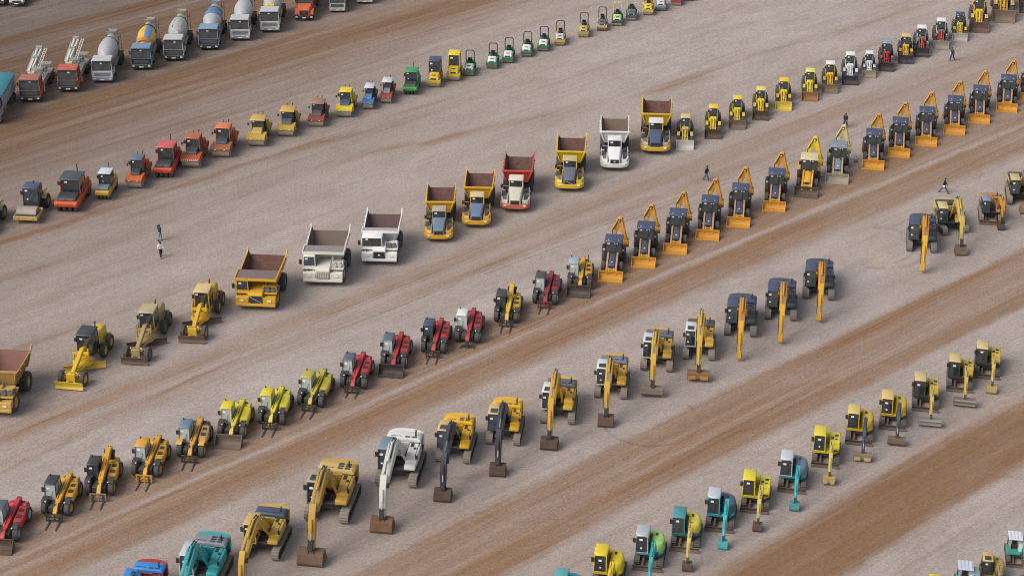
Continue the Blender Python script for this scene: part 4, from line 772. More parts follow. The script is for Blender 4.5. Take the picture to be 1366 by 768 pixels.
def mixer(label, cabc=WHI, drumc=WHI, roofc=None, low=None, band=None, stripes=None, tank=None, hop=None, grille=None, gl=None, marks=None):
    T = thing('concrete_mixer_truck', label, 'mixer truck')
    truck_cab(T, cabc, roofc, low, grille=grille, gl=gl); chassis(T, axles=(-3.3, -1.5, 1.9, 3.2))
    dm = paint(drumc, .45, .35); a = Vector((0, -1.85, 2.0)); b = Vector((0, 3.3, 3.0)); d = (b - a).normalized(); L_ = (b - a).length
    prof = [(.25, .0), (.5, .03), (.78, .3), (1.05, 1.1), (1.18, 1.9), (1.18, 2.5), (1.08, 3.1), (.85, 4.1), (.6, 4.95), (.55, L_)]
    mats = [dm, paint(band or drumc, .45, .35), paint(stripes[0], .45, .3) if stripes else dm, paint(stripes[1], .45, .3) if stripes else dm]
    mb = MB().lathe(prof, a, d, 24); n = 24; k = 0
    for i in range(len(prof) - 1):
        for j in range(n):
            if band and i in (4, 5, 6): mb.mi[k] = 1
            if stripes: mb.mi[k] = 2 + (1 if (j // 3) % 2 else 0)
            k += 1
    dr = part('mixer_drum', mb, mats, T)
    part('drum_ring', MB().lathe([(.9, 3.85), (.97, 3.85), (.97, 4.0), (.9, 4.0)], a, d, 24), GRY if not stripes else DRK, dr)
    if stripes: part('drum_collar', MB().lathe([(.86, .3), (1.03, .9), (1.05, .9), (1.0, .28)], a, d, 24), paint((.6, .2, .02)), dr)
    if marks:
        mk = MB()
        for s, t0 in ((1, 1.5), (-1, 1.2)):
            for t in range(5):
                c0 = a + d * (t0 + t * .35); rr = 1.16
                for q in (0,):
                    an = R(28 if s > 0 else -26) + t * .04; nrm = Vector((math.sin(an), -math.cos(an) * d.z, math.cos(an) * d.y)).normalized()
                    p = c0 + nrm * (rr + .0); mk.bar(p, p + d * .3, .1, .03)
        part('drum_marking', mk, paint(marks), dr)
    part('drum_support', MB().box(-.5, .5, -2.1, -1.7, 1.05, 2.1).prism([(3.0, 1.05), (3.0, 2.5), (3.4, 2.6), (3.6, 1.05)], -.7, .7), paint(low or cabc) if not hop else paint(hop), T, .03)
    part('loading_hopper', MB().loft([[(-.35, 3.35, 3.15), (.35, 3.35, 3.15), (.35, 3.9, 3.1), (-.35, 3.9, 3.1)], [(-.62, 3.1, 3.85), (.62, 3.1, 3.85), (.62, 4.15, 3.8), (-.62, 4.15, 3.8)]], False).bar((-.62, 3.1, 3.86), (.62, 3.1, 3.86), .08, .08), paint(hop or (.3, .3, .26)), T)
    part('chute', MB().strip([(3.9, 2.1), (4.3, 1.6), (4.6, 1.2)], .05, -.3, .3), paint(hop or (.35, .35, .33)), T)
    part('water_tank', MB().cyl((-.9, -2.05, 2.0), (.1, -2.05, 2.0), .28, n=12), paint(tank or cabc), T)
    part('service_ladder', MB().tube([(.75, 3.6, 1.1), (.75, 3.7, 3.6)], .03, 5).tube([(1.05, 3.6, 1.1), (1.05, 3.7, 3.6)], .03, 5).box(.7, 1.1, 3.3, 3.9, 2.9, 2.95), GRY, T)
    part('drive_housing', MB().prism([(-2.3, 1.6), (-2.3, 3.0), (-2.1, 3.2), (-1.75, 3.1), (-1.75, 1.6)], -.5, .5) if tank else MB().box(-.35, .35, -2.3, -1.9, 1.6, 2.35), paint(tank) if tank else GRY if not stripes else paint((.7, .3, .02)), T, .05)
    if hop:
        for s in (-1, 1): part('side_frame', MB().box(s * .95 - .2, s * .95 + .2, -1.0, .9, 1.05, 1.55).bar((s * .8, .9, 1.2), (s * .8, 3.4, 2.3), .16, .2), paint(hop), T, .03)
    return T
def pump_truck(label, cabc=ROL, roofc=(.42, .12, .09)):
    T = thing('concrete_pump_truck', label, 'pump truck'); truck_cab(T, cabc, roofc, low=(.03, .03, .03)); chassis(T, axles=(-3.3, 1.9, 3.2))
    cr = paint((.62, .60, .53)); gy = paint((.33, .32, .29))
    part('deck', MB().box(-1.15, 1.15, -2.2, 4.2, 1.05, 1.2).box(.55, 1.15, -1.9, 1.2, 1.2, 1.75).box(-1.15, -.7, -.5, 3.4, 1.2, 1.7), gy, T, .03)
    part('pump_hopper', MB().loft([[(-.5, 4.1, .8), (.5, 4.1, .8), (.5, 4.7, .8), (-.5, 4.7, .8)], [(-.85, 3.9, 1.6), (.85, 3.9, 1.6), (.85, 5.0, 1.6), (-.85, 5.0, 1.6)]], False), gy, T)
    part('boom_pedestal', MB().bar((-.75, -1.9, 1.15), (-.25, -1.7, 2.6), .2, .22).bar((.3, -1.9, 1.15), (-.05, -1.7, 2.6), .2, .22).box(-.45, .25, -2.0, -1.45, 2.5, 2.95), paint((.66, .58, .38)), T, .02)
    z0, z1 = 2.95, 3.75
    b = part('placing_boom', MB().bar((-.42, -1.9, z0), (-.42, 3.6, z1), .3, .36, .24, .28), cr, T, .03)
    part('boom_section', MB().bar((-.0, 3.7, z1 - .1), (-.02, -1.3, z0 + .35), .24, .3, .2, .22), cr, b, .02)
    part('boom_section', MB().bar((-.75, -1.2, z0 - .2), (-.78, 3.2, z1 - .3), .18, .26), gy, b, .02)
    br = MB()
    for i in range(9):
        t = i / 9; p = Vector((.42, -1.0 + 4.6 * t, z0 + .1 + .75 * t)); q = Vector((.42, -1.0 + 4.6 * (t + 1 / 9), z0 + .1 + .75 * (t + 1 / 9)))
        br.bar(p, q, .07, .07).bar(p + Vector((.3, 0, .0)), q + Vector((.3, 0, 0)), .07, .07).bar(p, q + Vector((.3, 0, 0)), .05, .05)
    part('delivery_pipe', br, cr, b)
    part('boom_hinge', MB().box(-.62, .18, 3.5, 3.95, z1 - .35, z1 + .3).box(-.5, .15, 1.0, 1.25, z0 + .0, z0 + .85), gy, b, .03)
    for s in (-1, 1):
        part('outrigger', MB().bar((s * .95, -1.5, .9), (s * 1.12, -1.5, 2.0), .2, .2).cyl((s * 1.12, -1.5, .35), (s * 1.12, -1.5, 1.0), .09, n=8), cr, T)
        part('rear_outrigger', MB().bar((s * 1.0, 3.3, .8), (s * 1.1, 1.0, 1.7), .18, .2), cr, T)
    part('pipe_clutter', MB().tube([(.25, -1.6, 1.3), (.3, 1.5, 1.6), (.2, 3.9, 1.3)], .09, 8).tube([(.0, -1.0, 1.3), (.05, 2.5, 1.45)], .08, 8).box(-.6, .4, 1.4, 2.4, 1.2, 1.9), gy, T)
    return T
def tipper(label, cabc=WHI, boxc=WHI, tarp=None, hood=False, low=None, roofc=None, name='tipper_truck', cat='truck', grille=None):
    T = thing(name, label, cat); truck_cab(T, cabc, roofc, low, hood=hood, grille=grille); ax = (-3.3, 1.9, 3.2); chassis(T, axles=ax)
    y0 = -1.15 if hood else -2.1; bm_ = paint(boxc)
    b = MB().box(-1.25, 1.25, y0, 4.4, 1.15, 1.3).box(-1.25, -1.17, y0, 4.4, 1.3, 2.75).box(1.17, 1.25, y0, 4.4, 1.3, 2.75).box(-1.17, 1.17, y0, y0 + .08, 1.3, 2.85).box(-1.17, 1.17, 4.32, 4.4, 1.3, 2.7)
    for s in (-1, 1):
        for i in range(7): b.box(s * 1.28 - .04, s * 1.28 + .04, y0 + .3 + i * .88, y0 + .4 + i * .88, 1.2, 2.7)
    part('cargo_box', b, bm_, T, .01)
    if tarp: part('tarpaulin', MB().pry([(-1.27, 2.6), (-1.25, 2.8), (-.7, 2.98), (.7, 2.98), (1.25, 2.8), (1.27, 2.6)], y0 - .03, 4.43), paint(tarp, .6, .4), T, .03)
    else: part('load_floor', MB().box(-1.15, 1.15, y0 + .1, 4.3, 1.31, 1.36), RUS, T)
    part('fuel_tank', MB().cyl((.9, -1.6, .75), (.9, -.6, .75), .3, n=12), GRY, T)
    return T
def pickup(label, col=WHI):
    T = thing('pickup', label, 'pickup'); cm = paint(col)
    part('body', MB().loft([[(-.86, -2.5, .45), (.86, -2.5, .45), (.9, 2.5, .45), (-.9, 2.5, .45)], [(-.88, -2.48, .8), (.88, -2.48, .8), (.92, 2.5, .9), (-.92, 2.5, .9)], [(-.8, -2.3, .98), (.8, -2.3, .98), (.88, 2.48, 1.1), (-.88, 2.48, 1.1)]]), cm, T, .05)
    cab(T, -.82, .82, -1.15, 1.05, 1.0, 1.8, cm, cm, sf=.55, sr=.25, panel=.06, front_low=.06, roofh=.07, over=.0, sticker=None, taper=.12, mir=3)
    part('cargo_bed', MB().box(-.75, .75, 1.15, 2.4, 1.08, 1.13), DRK, T)
    part('grille', MB().box(-.5, .5, -2.53, -2.45, .62, .82), DRK, T); part('bumper', MB().box(-.88, .88, -2.62, -2.45, .38, .6), DRK, T, .03)
    part('number_plate', MB().box(-.25, .25, -2.645, -2.62, .44, .55), STK, T)
    for s in (-1, 1):
        lamp(T, 'headlight', s * .68, -2.44, .78, .3, .16)
        for y in (-1.55, 1.5): wheel(T, s * .8, y, .36, .24, GRY, lug=False)
    return T

# ------------------------------------------------------------------ people
def skinmesh(name, verts, edges, rad, mat, parent, root=0, sub=2):
    me = bpy.data.meshes.new(name + '_base'); me.from_pydata(verts, edges, [])
    ob = bpy.data.objects.new(name + '_base', me); COL.objects.link(ob)
    md = ob.modifiers.new('skin', 'SKIN')
    for i, r in enumerate(rad):
        sv = me.skin_vertices[0].data[i]; sv.radius = (r, r) if not isinstance(r, tuple) else r; sv.use_root = (i == root)
    sb = ob.modifiers.new('sub', 'SUBSURF'); sb.levels = sub; sb.render_levels = sub
    dg = bpy.context.evaluated_depsgraph_get()
    m2 = bpy.data.meshes.new_from_object(ob.evaluated_get(dg)); m2.name = name
    bpy.data.objects.remove(ob); bpy.data.meshes.remove(me)
    for p in m2.polygons: p.use_smooth = True
    m2.materials.clear(); m2.materials.append(mat)
    o = bpy.data.objects.new(name, m2); COL.objects.link(o); o.parent = parent
    return o
def person(label, top, legs, hair=(.015, .012, .01), stride=.35, armL=None, armR=None, lean=0.05, skin=(.38, .22, .15), bag=None, hat=None):
    T = thing('person', label, 'person'); sk = paint(skin, .5, .05, fade=.05, name='skin'); hp = .93
    # joints; the figure faces -Y
    hipz, shz = hp, 1.45
    P = dict(pel=(0, 0, hipz), wa=(0, -.01 - lean * .4, 1.1), ch=(0, -lean, 1.34), nk=(0, -lean * 1.1, 1.5), hd=(0, -lean * 1.2 - .02, 1.62), ht=(0, -lean * 1.2 - .01, 1.72))
    ln = []; SH = .19
    def leg(s, f):
        hx = s * .1; ft = -f * stride; kn = ft * .45 - .06
        return [(hx, 0, hipz - .04), (hx * 1.05, kn, .5), (hx, ft + (.05 if f < 0 else 0), .1), (hx * 1.15, ft - .14, .05)]
    LL, LR = leg(-1, 1), leg(1, -1)
    aL = armL or [(-SH, -lean, shz), (-.25, .08, 1.16), (-.22, -.02, .92)]
    aR = armR or [(SH, -lean, shz), (.25, -.1, 1.17), (.22, -.26, .96)]
    v = []; e = []; r = []
    def add(p, rr, prev=None):
        v.append(p); r.append(rr); i = len(v) - 1
        if prev is not None: e.append((prev, i))
        return i
    pel = add(P['pel'], (.13, .1)); wa = add(P['wa'], (.115, .09), pel); ch = add(P['ch'], (.145, .105), wa); nk = add(P['nk'], .052, ch); hd = add(P['hd'], (.078, .095), nk); add(P['ht'], (.066, .082), hd)
    for l in (LL, LR):
        p = pel
        for q, rr in zip(l, (.09, .06, .042, .035)): p = add(q, rr, p)
    hands = []
    for a in (aL, aR):
        p = ch
        for q, rr in zip(a, (.055, .043, .03)): p = add(q, rr, p)
        w = Vector(a[2]); d = (w - Vector(a[1])).normalized(); pm = add(tuple(w + d * .07), (.04, .022), p)
        sd = Vector((0, 1, 0)) if abs(d.y) < .8 else Vector((0, 0, 1))
        for k, l in enumerate((.07, .08, .075, .06)):
            b = w + d * .1 + sd * (k - 1.5) * .02; i = add(tuple(b), .009, pm); i = add(tuple(b + d * l * .5), .008, i); add(tuple(b + d * l + Vector((0, -.015, -.005))), .007, i)
        i = add(tuple(w + d * .045 - sd * .045), .01, pm); add(tuple(w + d * .09 - sd * .06), .009, i)
    skinmesh('body', v, e, r, sk, T)
    # clothing
    v = []; e = []; r = []
    pel = add((0, 0, hipz - .05), (.18, .14)); wa = add(P['wa'], (.175, .135), pel); ch = add(P['ch'], (.205, .15), wa); add((0, -lean * 1.05, 1.46), (.09, .08), ch)
    for a in (aL, aR):
        p = ch
        for q, rr in zip(a, (.098, .076, .058)): p = add(q, rr, p)
    skinmesh('jacket', v, e, r, paint(top, .8, .15, name='cloth'), T)
    v = []; e = []; r = []
    pel = add((0, 0, hipz), (.15, .12))
    for l in (LL, LR):
        p = pel
        for q, rr in zip(l[:3], (.125, .096, .074)): p = add(q, rr, p)
    skinmesh('trousers', v, e, r, paint(legs, .85, .2, name='denim'), T)
    for l in (LL, LR):
        part('shoe', MB().loft([[(l[2][0] - .045, l[2][1] + .08, 0), (l[2][0] + .045, l[2][1] + .08, 0), (l[2][0] + .05, l[3][1] - .06, 0), (l[2][0] - .05, l[3][1] - .06, 0)], [(l[2][0] - .045, l[2][1] + .08, .1), (l[2][0] + .045, l[2][1] + .08, .1), (l[2][0] + .045, l[3][1] - .05, .05), (l[2][0] - .045, l[3][1] - .05, .05)]]), DRK, T, .015)
    hc = P['hd']
    part('hair', MB().ball((hc[0], hc[1] + .022, hc[2] + .065), .1, 1.0, 14), paint(hair if not hat else hat, .7, .05, fade=.1), T)
    for s in (-1, 1):
        part('eye', MB().ball((s * .032, hc[1] - .092, hc[2] + .02), .012, 1, 8), SEAT, T)
        part('ear', MB().ball((s * .085, hc[1] + .01, hc[2] + .01), .025, 1.4, 8), sk, T)
    part('nose', MB().bar((0, hc[1] - .085, hc[2] + .02), (0, hc[1] - .112, hc[2] - .02), .022, .02), sk, T, .004)
    if bag: part('bag', MB().box(-.36, -.2, -.12, .14, .82, 1.02), paint(bag, .7, .1), T, .03)
    return T
# ------------------------------------------------------------------ the yard (ground)
AZ = R(48.5)
def ramp(nt, fac, stops, lo, hi):
    n = nt.nodes.new('ShaderNodeValToRGB'); cr = n.color_ramp; cr.interpolation = 'EASE'
    cr.elements[0].position = 0; cr.elements[1].position = 1
    cr.elements[0].color = (0, 0, 0, 1); cr.elements[1].color = (0, 0, 0, 1)
    for q, v in stops:
        e = cr.elements.new((q - lo) / (hi - lo)); e.color = (v, v, v, 1)
    nt.links.new(fac, n.inputs[0]); return n.outputs[0]
def make_ground():
    m, nt = nt_new('gravel_yard'); L = nt.links
    out = N(nt, 'ShaderNodeOutputMaterial'); bs = N(nt, 'ShaderNodeBsdfPrincipled'); bs.inputs['Roughness'].default_value = 0.9; bs.inputs['Specular IOR Level'].default_value = 0.25
    geo = N(nt, 'ShaderNodeNewGeometry'); s = N(nt, 'ShaderNodeSeparateXYZ'); L.new(geo.outputs['Position'], s.inputs[0])
    X, Y = s.outputs[0], s.outputs[1]
    p = mathn(nt, 'ADD', mathn(nt, 'MULTIPLY', X, math.sin(AZ)), mathn(nt, 'MULTIPLY', Y, math.cos(AZ)))
    q = mathn(nt, 'SUBTRACT', mathn(nt, 'MULTIPLY', X, math.cos(AZ)), mathn(nt, 'MULTIPLY', Y, math.sin(AZ)))
    def noise(sp, sq, detail=4.0, rough=0.6, off=0.0, dist=0.0):
        c = N(nt, 'ShaderNodeCombineXYZ'); L.new(mathn(nt, 'MULTIPLY_ADD', p, sp, off), c.inputs[0]); L.new(mathn(nt, 'MULTIPLY', q, sq), c.inputs[1])
        n = N(nt, 'ShaderNodeTexNoise', i_Scale=1.0, i_Detail=detail, i_Roughness=rough, i_Distortion=dist); L.new(c.outputs[0], n.inputs['Vector']); return n.outputs[0]
    def rng(x, a, b, c=0.0, d=1.0):
        n = N(nt, 'ShaderNodeMapRange', i_1=a, i_2=b, i_3=c, i_4=d); L.new(x, n.inputs[0]); return n.outputs[0]
    wig = mathn(nt, 'MULTIPLY', mathn(nt, 'SUBTRACT', noise(.018, .03, 3), .5), 1.5)
    wig2 = mathn(nt, 'MULTIPLY', mathn(nt, 'SUBTRACT', noise(.35, .5, 4, .65, 9), .5), .9)
    # the lanes drift a little towards the far end
    dr = rng(p, 120, 200, 0, -1.6)
    qw = mathn(nt, 'ADD', mathn(nt, 'ADD', q, dr), mathn(nt, 'ADD', wig, wig2))
    lo, hi = -225.0, -140.0; f1 = rng(qw, lo, hi)
    b1 = ramp(nt, f1, [(-222, .55), (-219, .25), (-215, .65), (-211.5, .85), (-208.5, .4), (-205, .25), (-200.5, .4), (-198.5, .6), (-196.4, .95), (-194.3, .85), (-191.5, .55), (-188, .3), (-181, .12), (-175, .12), (-171, .1), (-160, .06), (-150, .1), (-145, .08), (-141.5, .1)], lo, hi)
    lo2, hi2 = -141.5, -66.0; f2 = rng(qw, lo2, hi2)
    b2 = ramp(nt, f2, [(-141.2, .15), (-138.2, .6), (-136.7, .28), (-135.2, .5), (-134, .15), (-129, .02), (-127.1, .02), (-126.5, .95), (-124, .88), (-122.9, .85), (-122.4, .45), (-121.8, .88), (-120, .9), (-118.6, .82), (-117, .15), (-110, .05), (-103.6, .15), (-102.5, .85), (-100.2, .7), (-99, .75), (-97.8, .98), (-96, .98), (-94.8, .15), (-87, .1), (-85.2, .35), (-84.2, 1.0), (-78.6, 1.0), (-77.5, .15)], lo2, hi2)
    lob = mathn(nt, 'LESS_THAN', qw, -141.5)
    bb = mathn(nt, 'ADD', mathn(nt, 'MULTIPLY', b1, lob), mathn(nt, 'MULTIPLY', b2, mathn(nt, 'SUBTRACT', 1.0, lob)))
    qs = mathn(nt, 'ADD', qw, mathn(nt, 'MULTIPLY', mathn(nt, 'SUBTRACT', noise(.055, .12, 5, .65, 23), .5), 3.6))
    def streak(p0, q0, p1, q1, w, st, w0=14.0, amp=1.0):
        k = (q1 - q0) / (p1 - p0)
        d = mathn(nt, 'SUBTRACT', mathn(nt, 'SUBTRACT', qs if amp else q, q0), mathn(nt, 'MULTIPLY', mathn(nt, 'SUBTRACT', p, p0), k))
        g = mathn(nt, 'MAXIMUM', mathn(nt, 'SUBTRACT', 1.0, mathn(nt, 'ABSOLUTE', mathn(nt, 'DIVIDE', d, w))), 0.0)
        win = mathn(nt, 'MULTIPLY', rng(p, p0 - w0, p0 + w0 * .3), rng(p, p1 - w0 * .3, p1 + w0, 1, 0))
        return mathn(nt, 'MULTIPLY', mathn(nt, 'MULTIPLY', g, win), st)
    extra = None
    for a in [(58, -133.9, 126, -139.2, 1.25, .95), (56, -137.6, 108, -140.6, 1.5, .9), (70, -172.3, 128, -169.8, 1.3, .8), (80, -175.2, 104, -171.8, .8, .5), (96, -168, 120, -164.5, 1.4, .45), (118, -165.5, 165, -156.8, 1.6, .75), (150, -158.5, 200, -156.0, 1.5, .55), (90, -150.5, 150, -148.5, 1.8, .3), (62, -152, 100, -150, 1.2, .3),
              (150, -138, 190, -134, 1.4, .4), (100, -131.3, 150, -130.5, .6, .3), (120, -183.5, 150, -182, 1.5, .3), (90, -184, 118, -186, 2.4, .3), (135, -171.5, 175, -169.5, 1.0, .35), (60, -166, 84, -164.5, 1.6, .35)]:
        e = streak(*a); extra = e if extra is None else mathn(nt, 'MAXIMUM', extra, e)
    st1 = noise(.02, .75, 5, .62, 3); st2 = noise(.05, 2.6, 4, .6, 17); pat = noise(.05, .16, 5, .6, 31)
    sm = mathn(nt, 'ADD', mathn(nt, 'MULTIPLY', st1, .65), mathn(nt, 'MULTIPLY', st2, .35))
    smr = rng(sm, .34, .62, .25, 1.15); pr = rng(pat, .32, .6, .35, 1.1)
    bf = mathn(nt, 'MULTIPLY', bb, mathn(nt, 'ADD', .7, mathn(nt, 'MULTIPLY', mathn(nt, 'MULTIPLY', smr, pr), .42)))
    bf = mathn(nt, 'MAXIMUM', bf, mathn(nt, 'MULTIPLY', mathn(nt, 'MULTIPLY', extra, smr), rng(pat, .38, .6, .25, 1.25)))
    bf = mathn(nt, 'ADD', bf, mathn(nt, 'MULTIPLY', mathn(nt, 'MULTIPLY', rng(sm, .49, .68), rng(pat, .36, .62)), .5), clamp=True)
    dk = mathn(nt, 'ADD', mathn(nt, 'MULTIPLY', X, -.0135), mathn(nt, 'MULTIPLY_ADD', Y, .0071, -1.43))  # falloff toward the top left: browner soil, plus shade painted in below
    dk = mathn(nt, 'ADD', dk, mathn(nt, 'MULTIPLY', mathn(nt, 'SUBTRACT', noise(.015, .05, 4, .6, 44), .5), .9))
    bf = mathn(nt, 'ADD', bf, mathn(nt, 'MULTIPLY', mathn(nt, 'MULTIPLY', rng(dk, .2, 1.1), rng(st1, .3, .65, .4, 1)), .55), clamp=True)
    strong = mathn(nt, 'MAXIMUM', rng(qw, -85.2, -84.0), mathn(nt, 'MULTIPLY', rng(qw, -98.3, -97.6), .35))
    # base gravel: grey with a pink cast, mottled
    mot = noise(.12, .3, 6, .65, 51); big = noise(.011, .02, 3, .5, 77)
    g0 = mixc(nt, rng(mot, .35, .65), (.345, .296, .268), (.432, .378, .348))
    g0 = mixc(nt, mathn(nt, 'MULTIPLY', rng(big, .42, .66), .45), g0, (.325, .258, .215))
    br = mixc(nt, rng(st2, .35, .65), (.212, .120, .068), (.297, .184, .113))
    br = mixc(nt, mathn(nt, 'MULTIPLY', strong, .55), br, (.195, .103, .046))
    orange = mixc(nt, rng(noise(.04, .5, 3, .5, 91), .54, .74), br, (.255, .15, .085))
    col = mixc(nt, bf, g0, orange)
    # pale windrows left by the grader along the lane edges and between wheel tracks
    lo3, hi3 = -145.0, -70.0
    pal = ramp(nt, rng(qw, lo3, hi3), [(-129.6, .0), (-128.2, .35), (-127.2, .45), (-126.6, .1), (-123, .05), (-122.4, .8), (-121.8, .05), (-117.5, 0), (-105.2, .1), (-104, .35), (-103, .0), (-99.2, .0), (-98.7, .55), (-98.2, .0), (-87.2, 0), (-85.6, .5), (-84.8, .2), (-83.8, 0), (-77.8, .05), (-77, .55), (-75.5, .2)], lo3, hi3)
    pal = mathn(nt, 'MULTIPLY', pal, rng(noise(.06, .9, 5, .65, 13), .36, .62))
    pal = mathn(nt, 'ADD', pal, mathn(nt, 'MULTIPLY', rng(noise(.012, .55, 4, .6, 63), .53, .7), .6), clamp=True)
    col = mixc(nt, mathn(nt, 'MULTIPLY', pal, .62), col, (.43, .365, .335))
    for u, v, r_, st_ in [(1185, 350, 2.6, .75), (1165, 338, 2.0, .5), (1120, 392, 3.0, .4), (560, 645, 3.2, .4), (1330, 520, 3.5, .5)]:
        c = ground(u, v); dx = mathn(nt, 'SUBTRACT', X, c.x); dy = mathn(nt, 'SUBTRACT', Y, c.y)
        d = mathn(nt, 'SQRT', mathn(nt, 'ADD', mathn(nt, 'MULTIPLY', dx, dx), mathn(nt, 'MULTIPLY', mathn(nt, 'MULTIPLY', dy, dy), .5)))
        pm = mathn(nt, 'MULTIPLY', mathn(nt, 'MULTIPLY', rng(d, r_ * .2, r_, 1, 0), st_), rng(noise(.9, 1.4, 3, .6, 7), .4, .6))
        col = mixc(nt, pm, col, (.45, .36, .28))
    # tyre ruts: thin dark double lines along the lanes
    ruts = None
    for a in [(100, -134.6, 168, -132.0, .16, .8), (100, -135.3, 168, -132.7, .14, .7), (96, -123.7, 190, -123.2, .13, .35), (80, -120.6, 170, -120.2, .12, .3), (60, -137.2, 120, -137.0, .12, .5), (84, -101.2, 160, -100.6, .13, .4), (110, -190.6, 160, -189.6, .2, .4), (84, -160.5, 150, -158.5, .16, .3), (92, -159.3, 160, -157.0, .16, .3), (90, -82.3, 150, -81.6, .2, .4), (75, -147.5, 140, -148.5, .15, .25)]:
        e = streak(*a, amp=0); ruts = e if ruts is None else mathn(nt, 'MAXIMUM', ruts, e)
    def arc(cx, cy, r, w, a0, a1, st):
        dx = mathn(nt, 'SUBTRACT', X, cx); dy = mathn(nt, 'SUBTRACT', Y, cy)
        rr = mathn(nt, 'SQRT', mathn(nt, 'ADD', mathn(nt, 'MULTIPLY', dx, dx), mathn(nt, 'MULTIPLY', dy, dy)))
        g = mathn(nt, 'MAXIMUM', mathn(nt, 'SUBTRACT', 1.0, mathn(nt, 'ABSOLUTE', mathn(nt, 'DIVIDE', mathn(nt, 'SUBTRACT', rr, r), w))), 0.0)
        an = mathn(nt, 'ARCTAN2', dy, dx)
        return mathn(nt, 'MULTIPLY', mathn(nt, 'MULTIPLY', g, mathn(nt, 'MULTIPLY', rng(an, a0 - .15, a0 + .15), rng(an, a1 - .15, a1 + .15, 1, 0))), st)
    for u, v, r, w, a0, a1, s_ in [(868, 560, 4.2, .25, -2.9, .6, .8), (868, 560, 3.0, .2, -2.6, .2, .4), (1172, 330, 4.6, .5, -2.0, 1.5, .5), (1172, 330, 3.4, .3, -1.4, 1.2, .4), (612, 608, 3.4, .6, -2.6, .8, .45), (1335, 560, 9, .35, -2.2, -.3, .4), (700, 640, 6, .3, -2.4, -.9, .3), (960, 520, 7, .25, -2.2, -.8, .3), (560, 690, 3.8, .4, -2.8, -.3, .3)]:
        c = ground(u, v); e = arc(c.x, c.y, r, w, a0, a1, s_); ruts = mathn(nt, 'MAXIMUM', ruts, e)
    ruts = mathn(nt, 'MULTIPLY', ruts, rng(noise(.3, .6, 3, .6, 5), .35, .6))
    col = mixc(nt, mathn(nt, 'MULTIPLY', ruts, .95), col, (.17, .112, .08))
    # single stones and clods
    tc = N(nt, 'ShaderNodeCombineXYZ'); L.new(X, tc.inputs[0]); L.new(Y, tc.inputs[1])
    gr = N(nt, 'ShaderNodeTexNoise', i_Scale=5.5, i_Detail=4.0, i_Roughness=.85); L.new(tc.outputs[0], gr.inputs['Vector'])
    vo = N(nt, 'ShaderNodeTexVoronoi', i_Scale=6.5, i_Randomness=1.0); L.new(tc.outputs[0], vo.inputs['Vector'])
    hv = N(nt, 'ShaderNodeSeparateColor'); L.new(vo.outputs['Color'], hv.inputs[0])
    gv = mathn(nt, 'ADD', rng(gr.outputs[0], .3, .7, .77, 1.23), rng(hv.outputs[0], 0, 1, -.12, .12))
    mul = N(nt, 'ShaderNodeVectorMath', operation='SCALE'); L.new(col, mul.inputs[0]); L.new(gv, mul.inputs['Scale'])
    mul2 = N(nt, 'ShaderNodeVectorMath', operation='SCALE'); L.new(mul.outputs[0], mul2.inputs[0]); L.new(rng(dk, .15, 1.25, 1.0, .50), mul2.inputs['Scale'])  # dims toward the top left: shade painted into the ground colour
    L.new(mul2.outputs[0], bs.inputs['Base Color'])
    hgt = gr.outputs[0]
    bp = N(nt, 'ShaderNodeBump', i_Strength=0.5, i_Distance=0.09); L.new(hgt, bp.inputs['Height']); L.new(bp.outputs[0], bs.inputs['Normal'])
    L.new(bs.outputs[0], out.inputs[0])
    g = MB().quad((-3500, -600, 0), (3500, -600, 0), (3500, 6500, 0), (-3500, 6500, 0))
    o = part('ground', g, m, None); o['kind'] = 'structure'
make_ground()

# ------------------------------------------------------------------ light
SUN_EL, SUN_AZ = 42.0, -118.0          # sun behind thin cloud, to the left of and behind the camera
w = bpy.data.worlds.new('World'); scene.world = w; w.use_nodes = True; nt = w.node_tree; nt.nodes.clear()
sky = N(nt, 'ShaderNodeTexSky', sky_type='NISHITA'); sky.sun_disc = False; sky.sun_elevation = R(SUN_EL); sky.sun_rotation = R(SUN_AZ)
sky.air_density = 1.0; sky.dust_density = 3.0; sky.ozone_density = 1.0; sky.altitude = 50
bg = N(nt, 'ShaderNodeBackground'); bg.inputs[1].default_value = 0.15
hs = N(nt, 'ShaderNodeHueSaturation', i_Saturation=0.55); nt.links.new(sky.outputs[0], hs.inputs['Color'])
nt.links.new(hs.outputs[0], bg.inputs[0]); wo = N(nt, 'ShaderNodeOutputWorld'); nt.links.new(bg.outputs[0], wo.inputs[0])
sl = bpy.data.lights.new('sun', 'SUN'); sl.energy = 2.35; sl.angle = R(42); sl.color = (1.0, .93, .86)
so = bpy.data.objects.new('sun', sl); COL.objects.link(so)
sd = Vector((math.sin(R(SUN_AZ)) * math.cos(R(SUN_EL)), math.cos(R(SUN_AZ)) * math.cos(R(SUN_EL)), math.sin(R(SUN_EL))))
so.rotation_euler = sd.to_track_quat('Z', 'Y').to_euler()
scene.view_settings.view_transform = 'Standard'; scene.view_settings.look = 'None'; scene.view_settings.exposure = 0

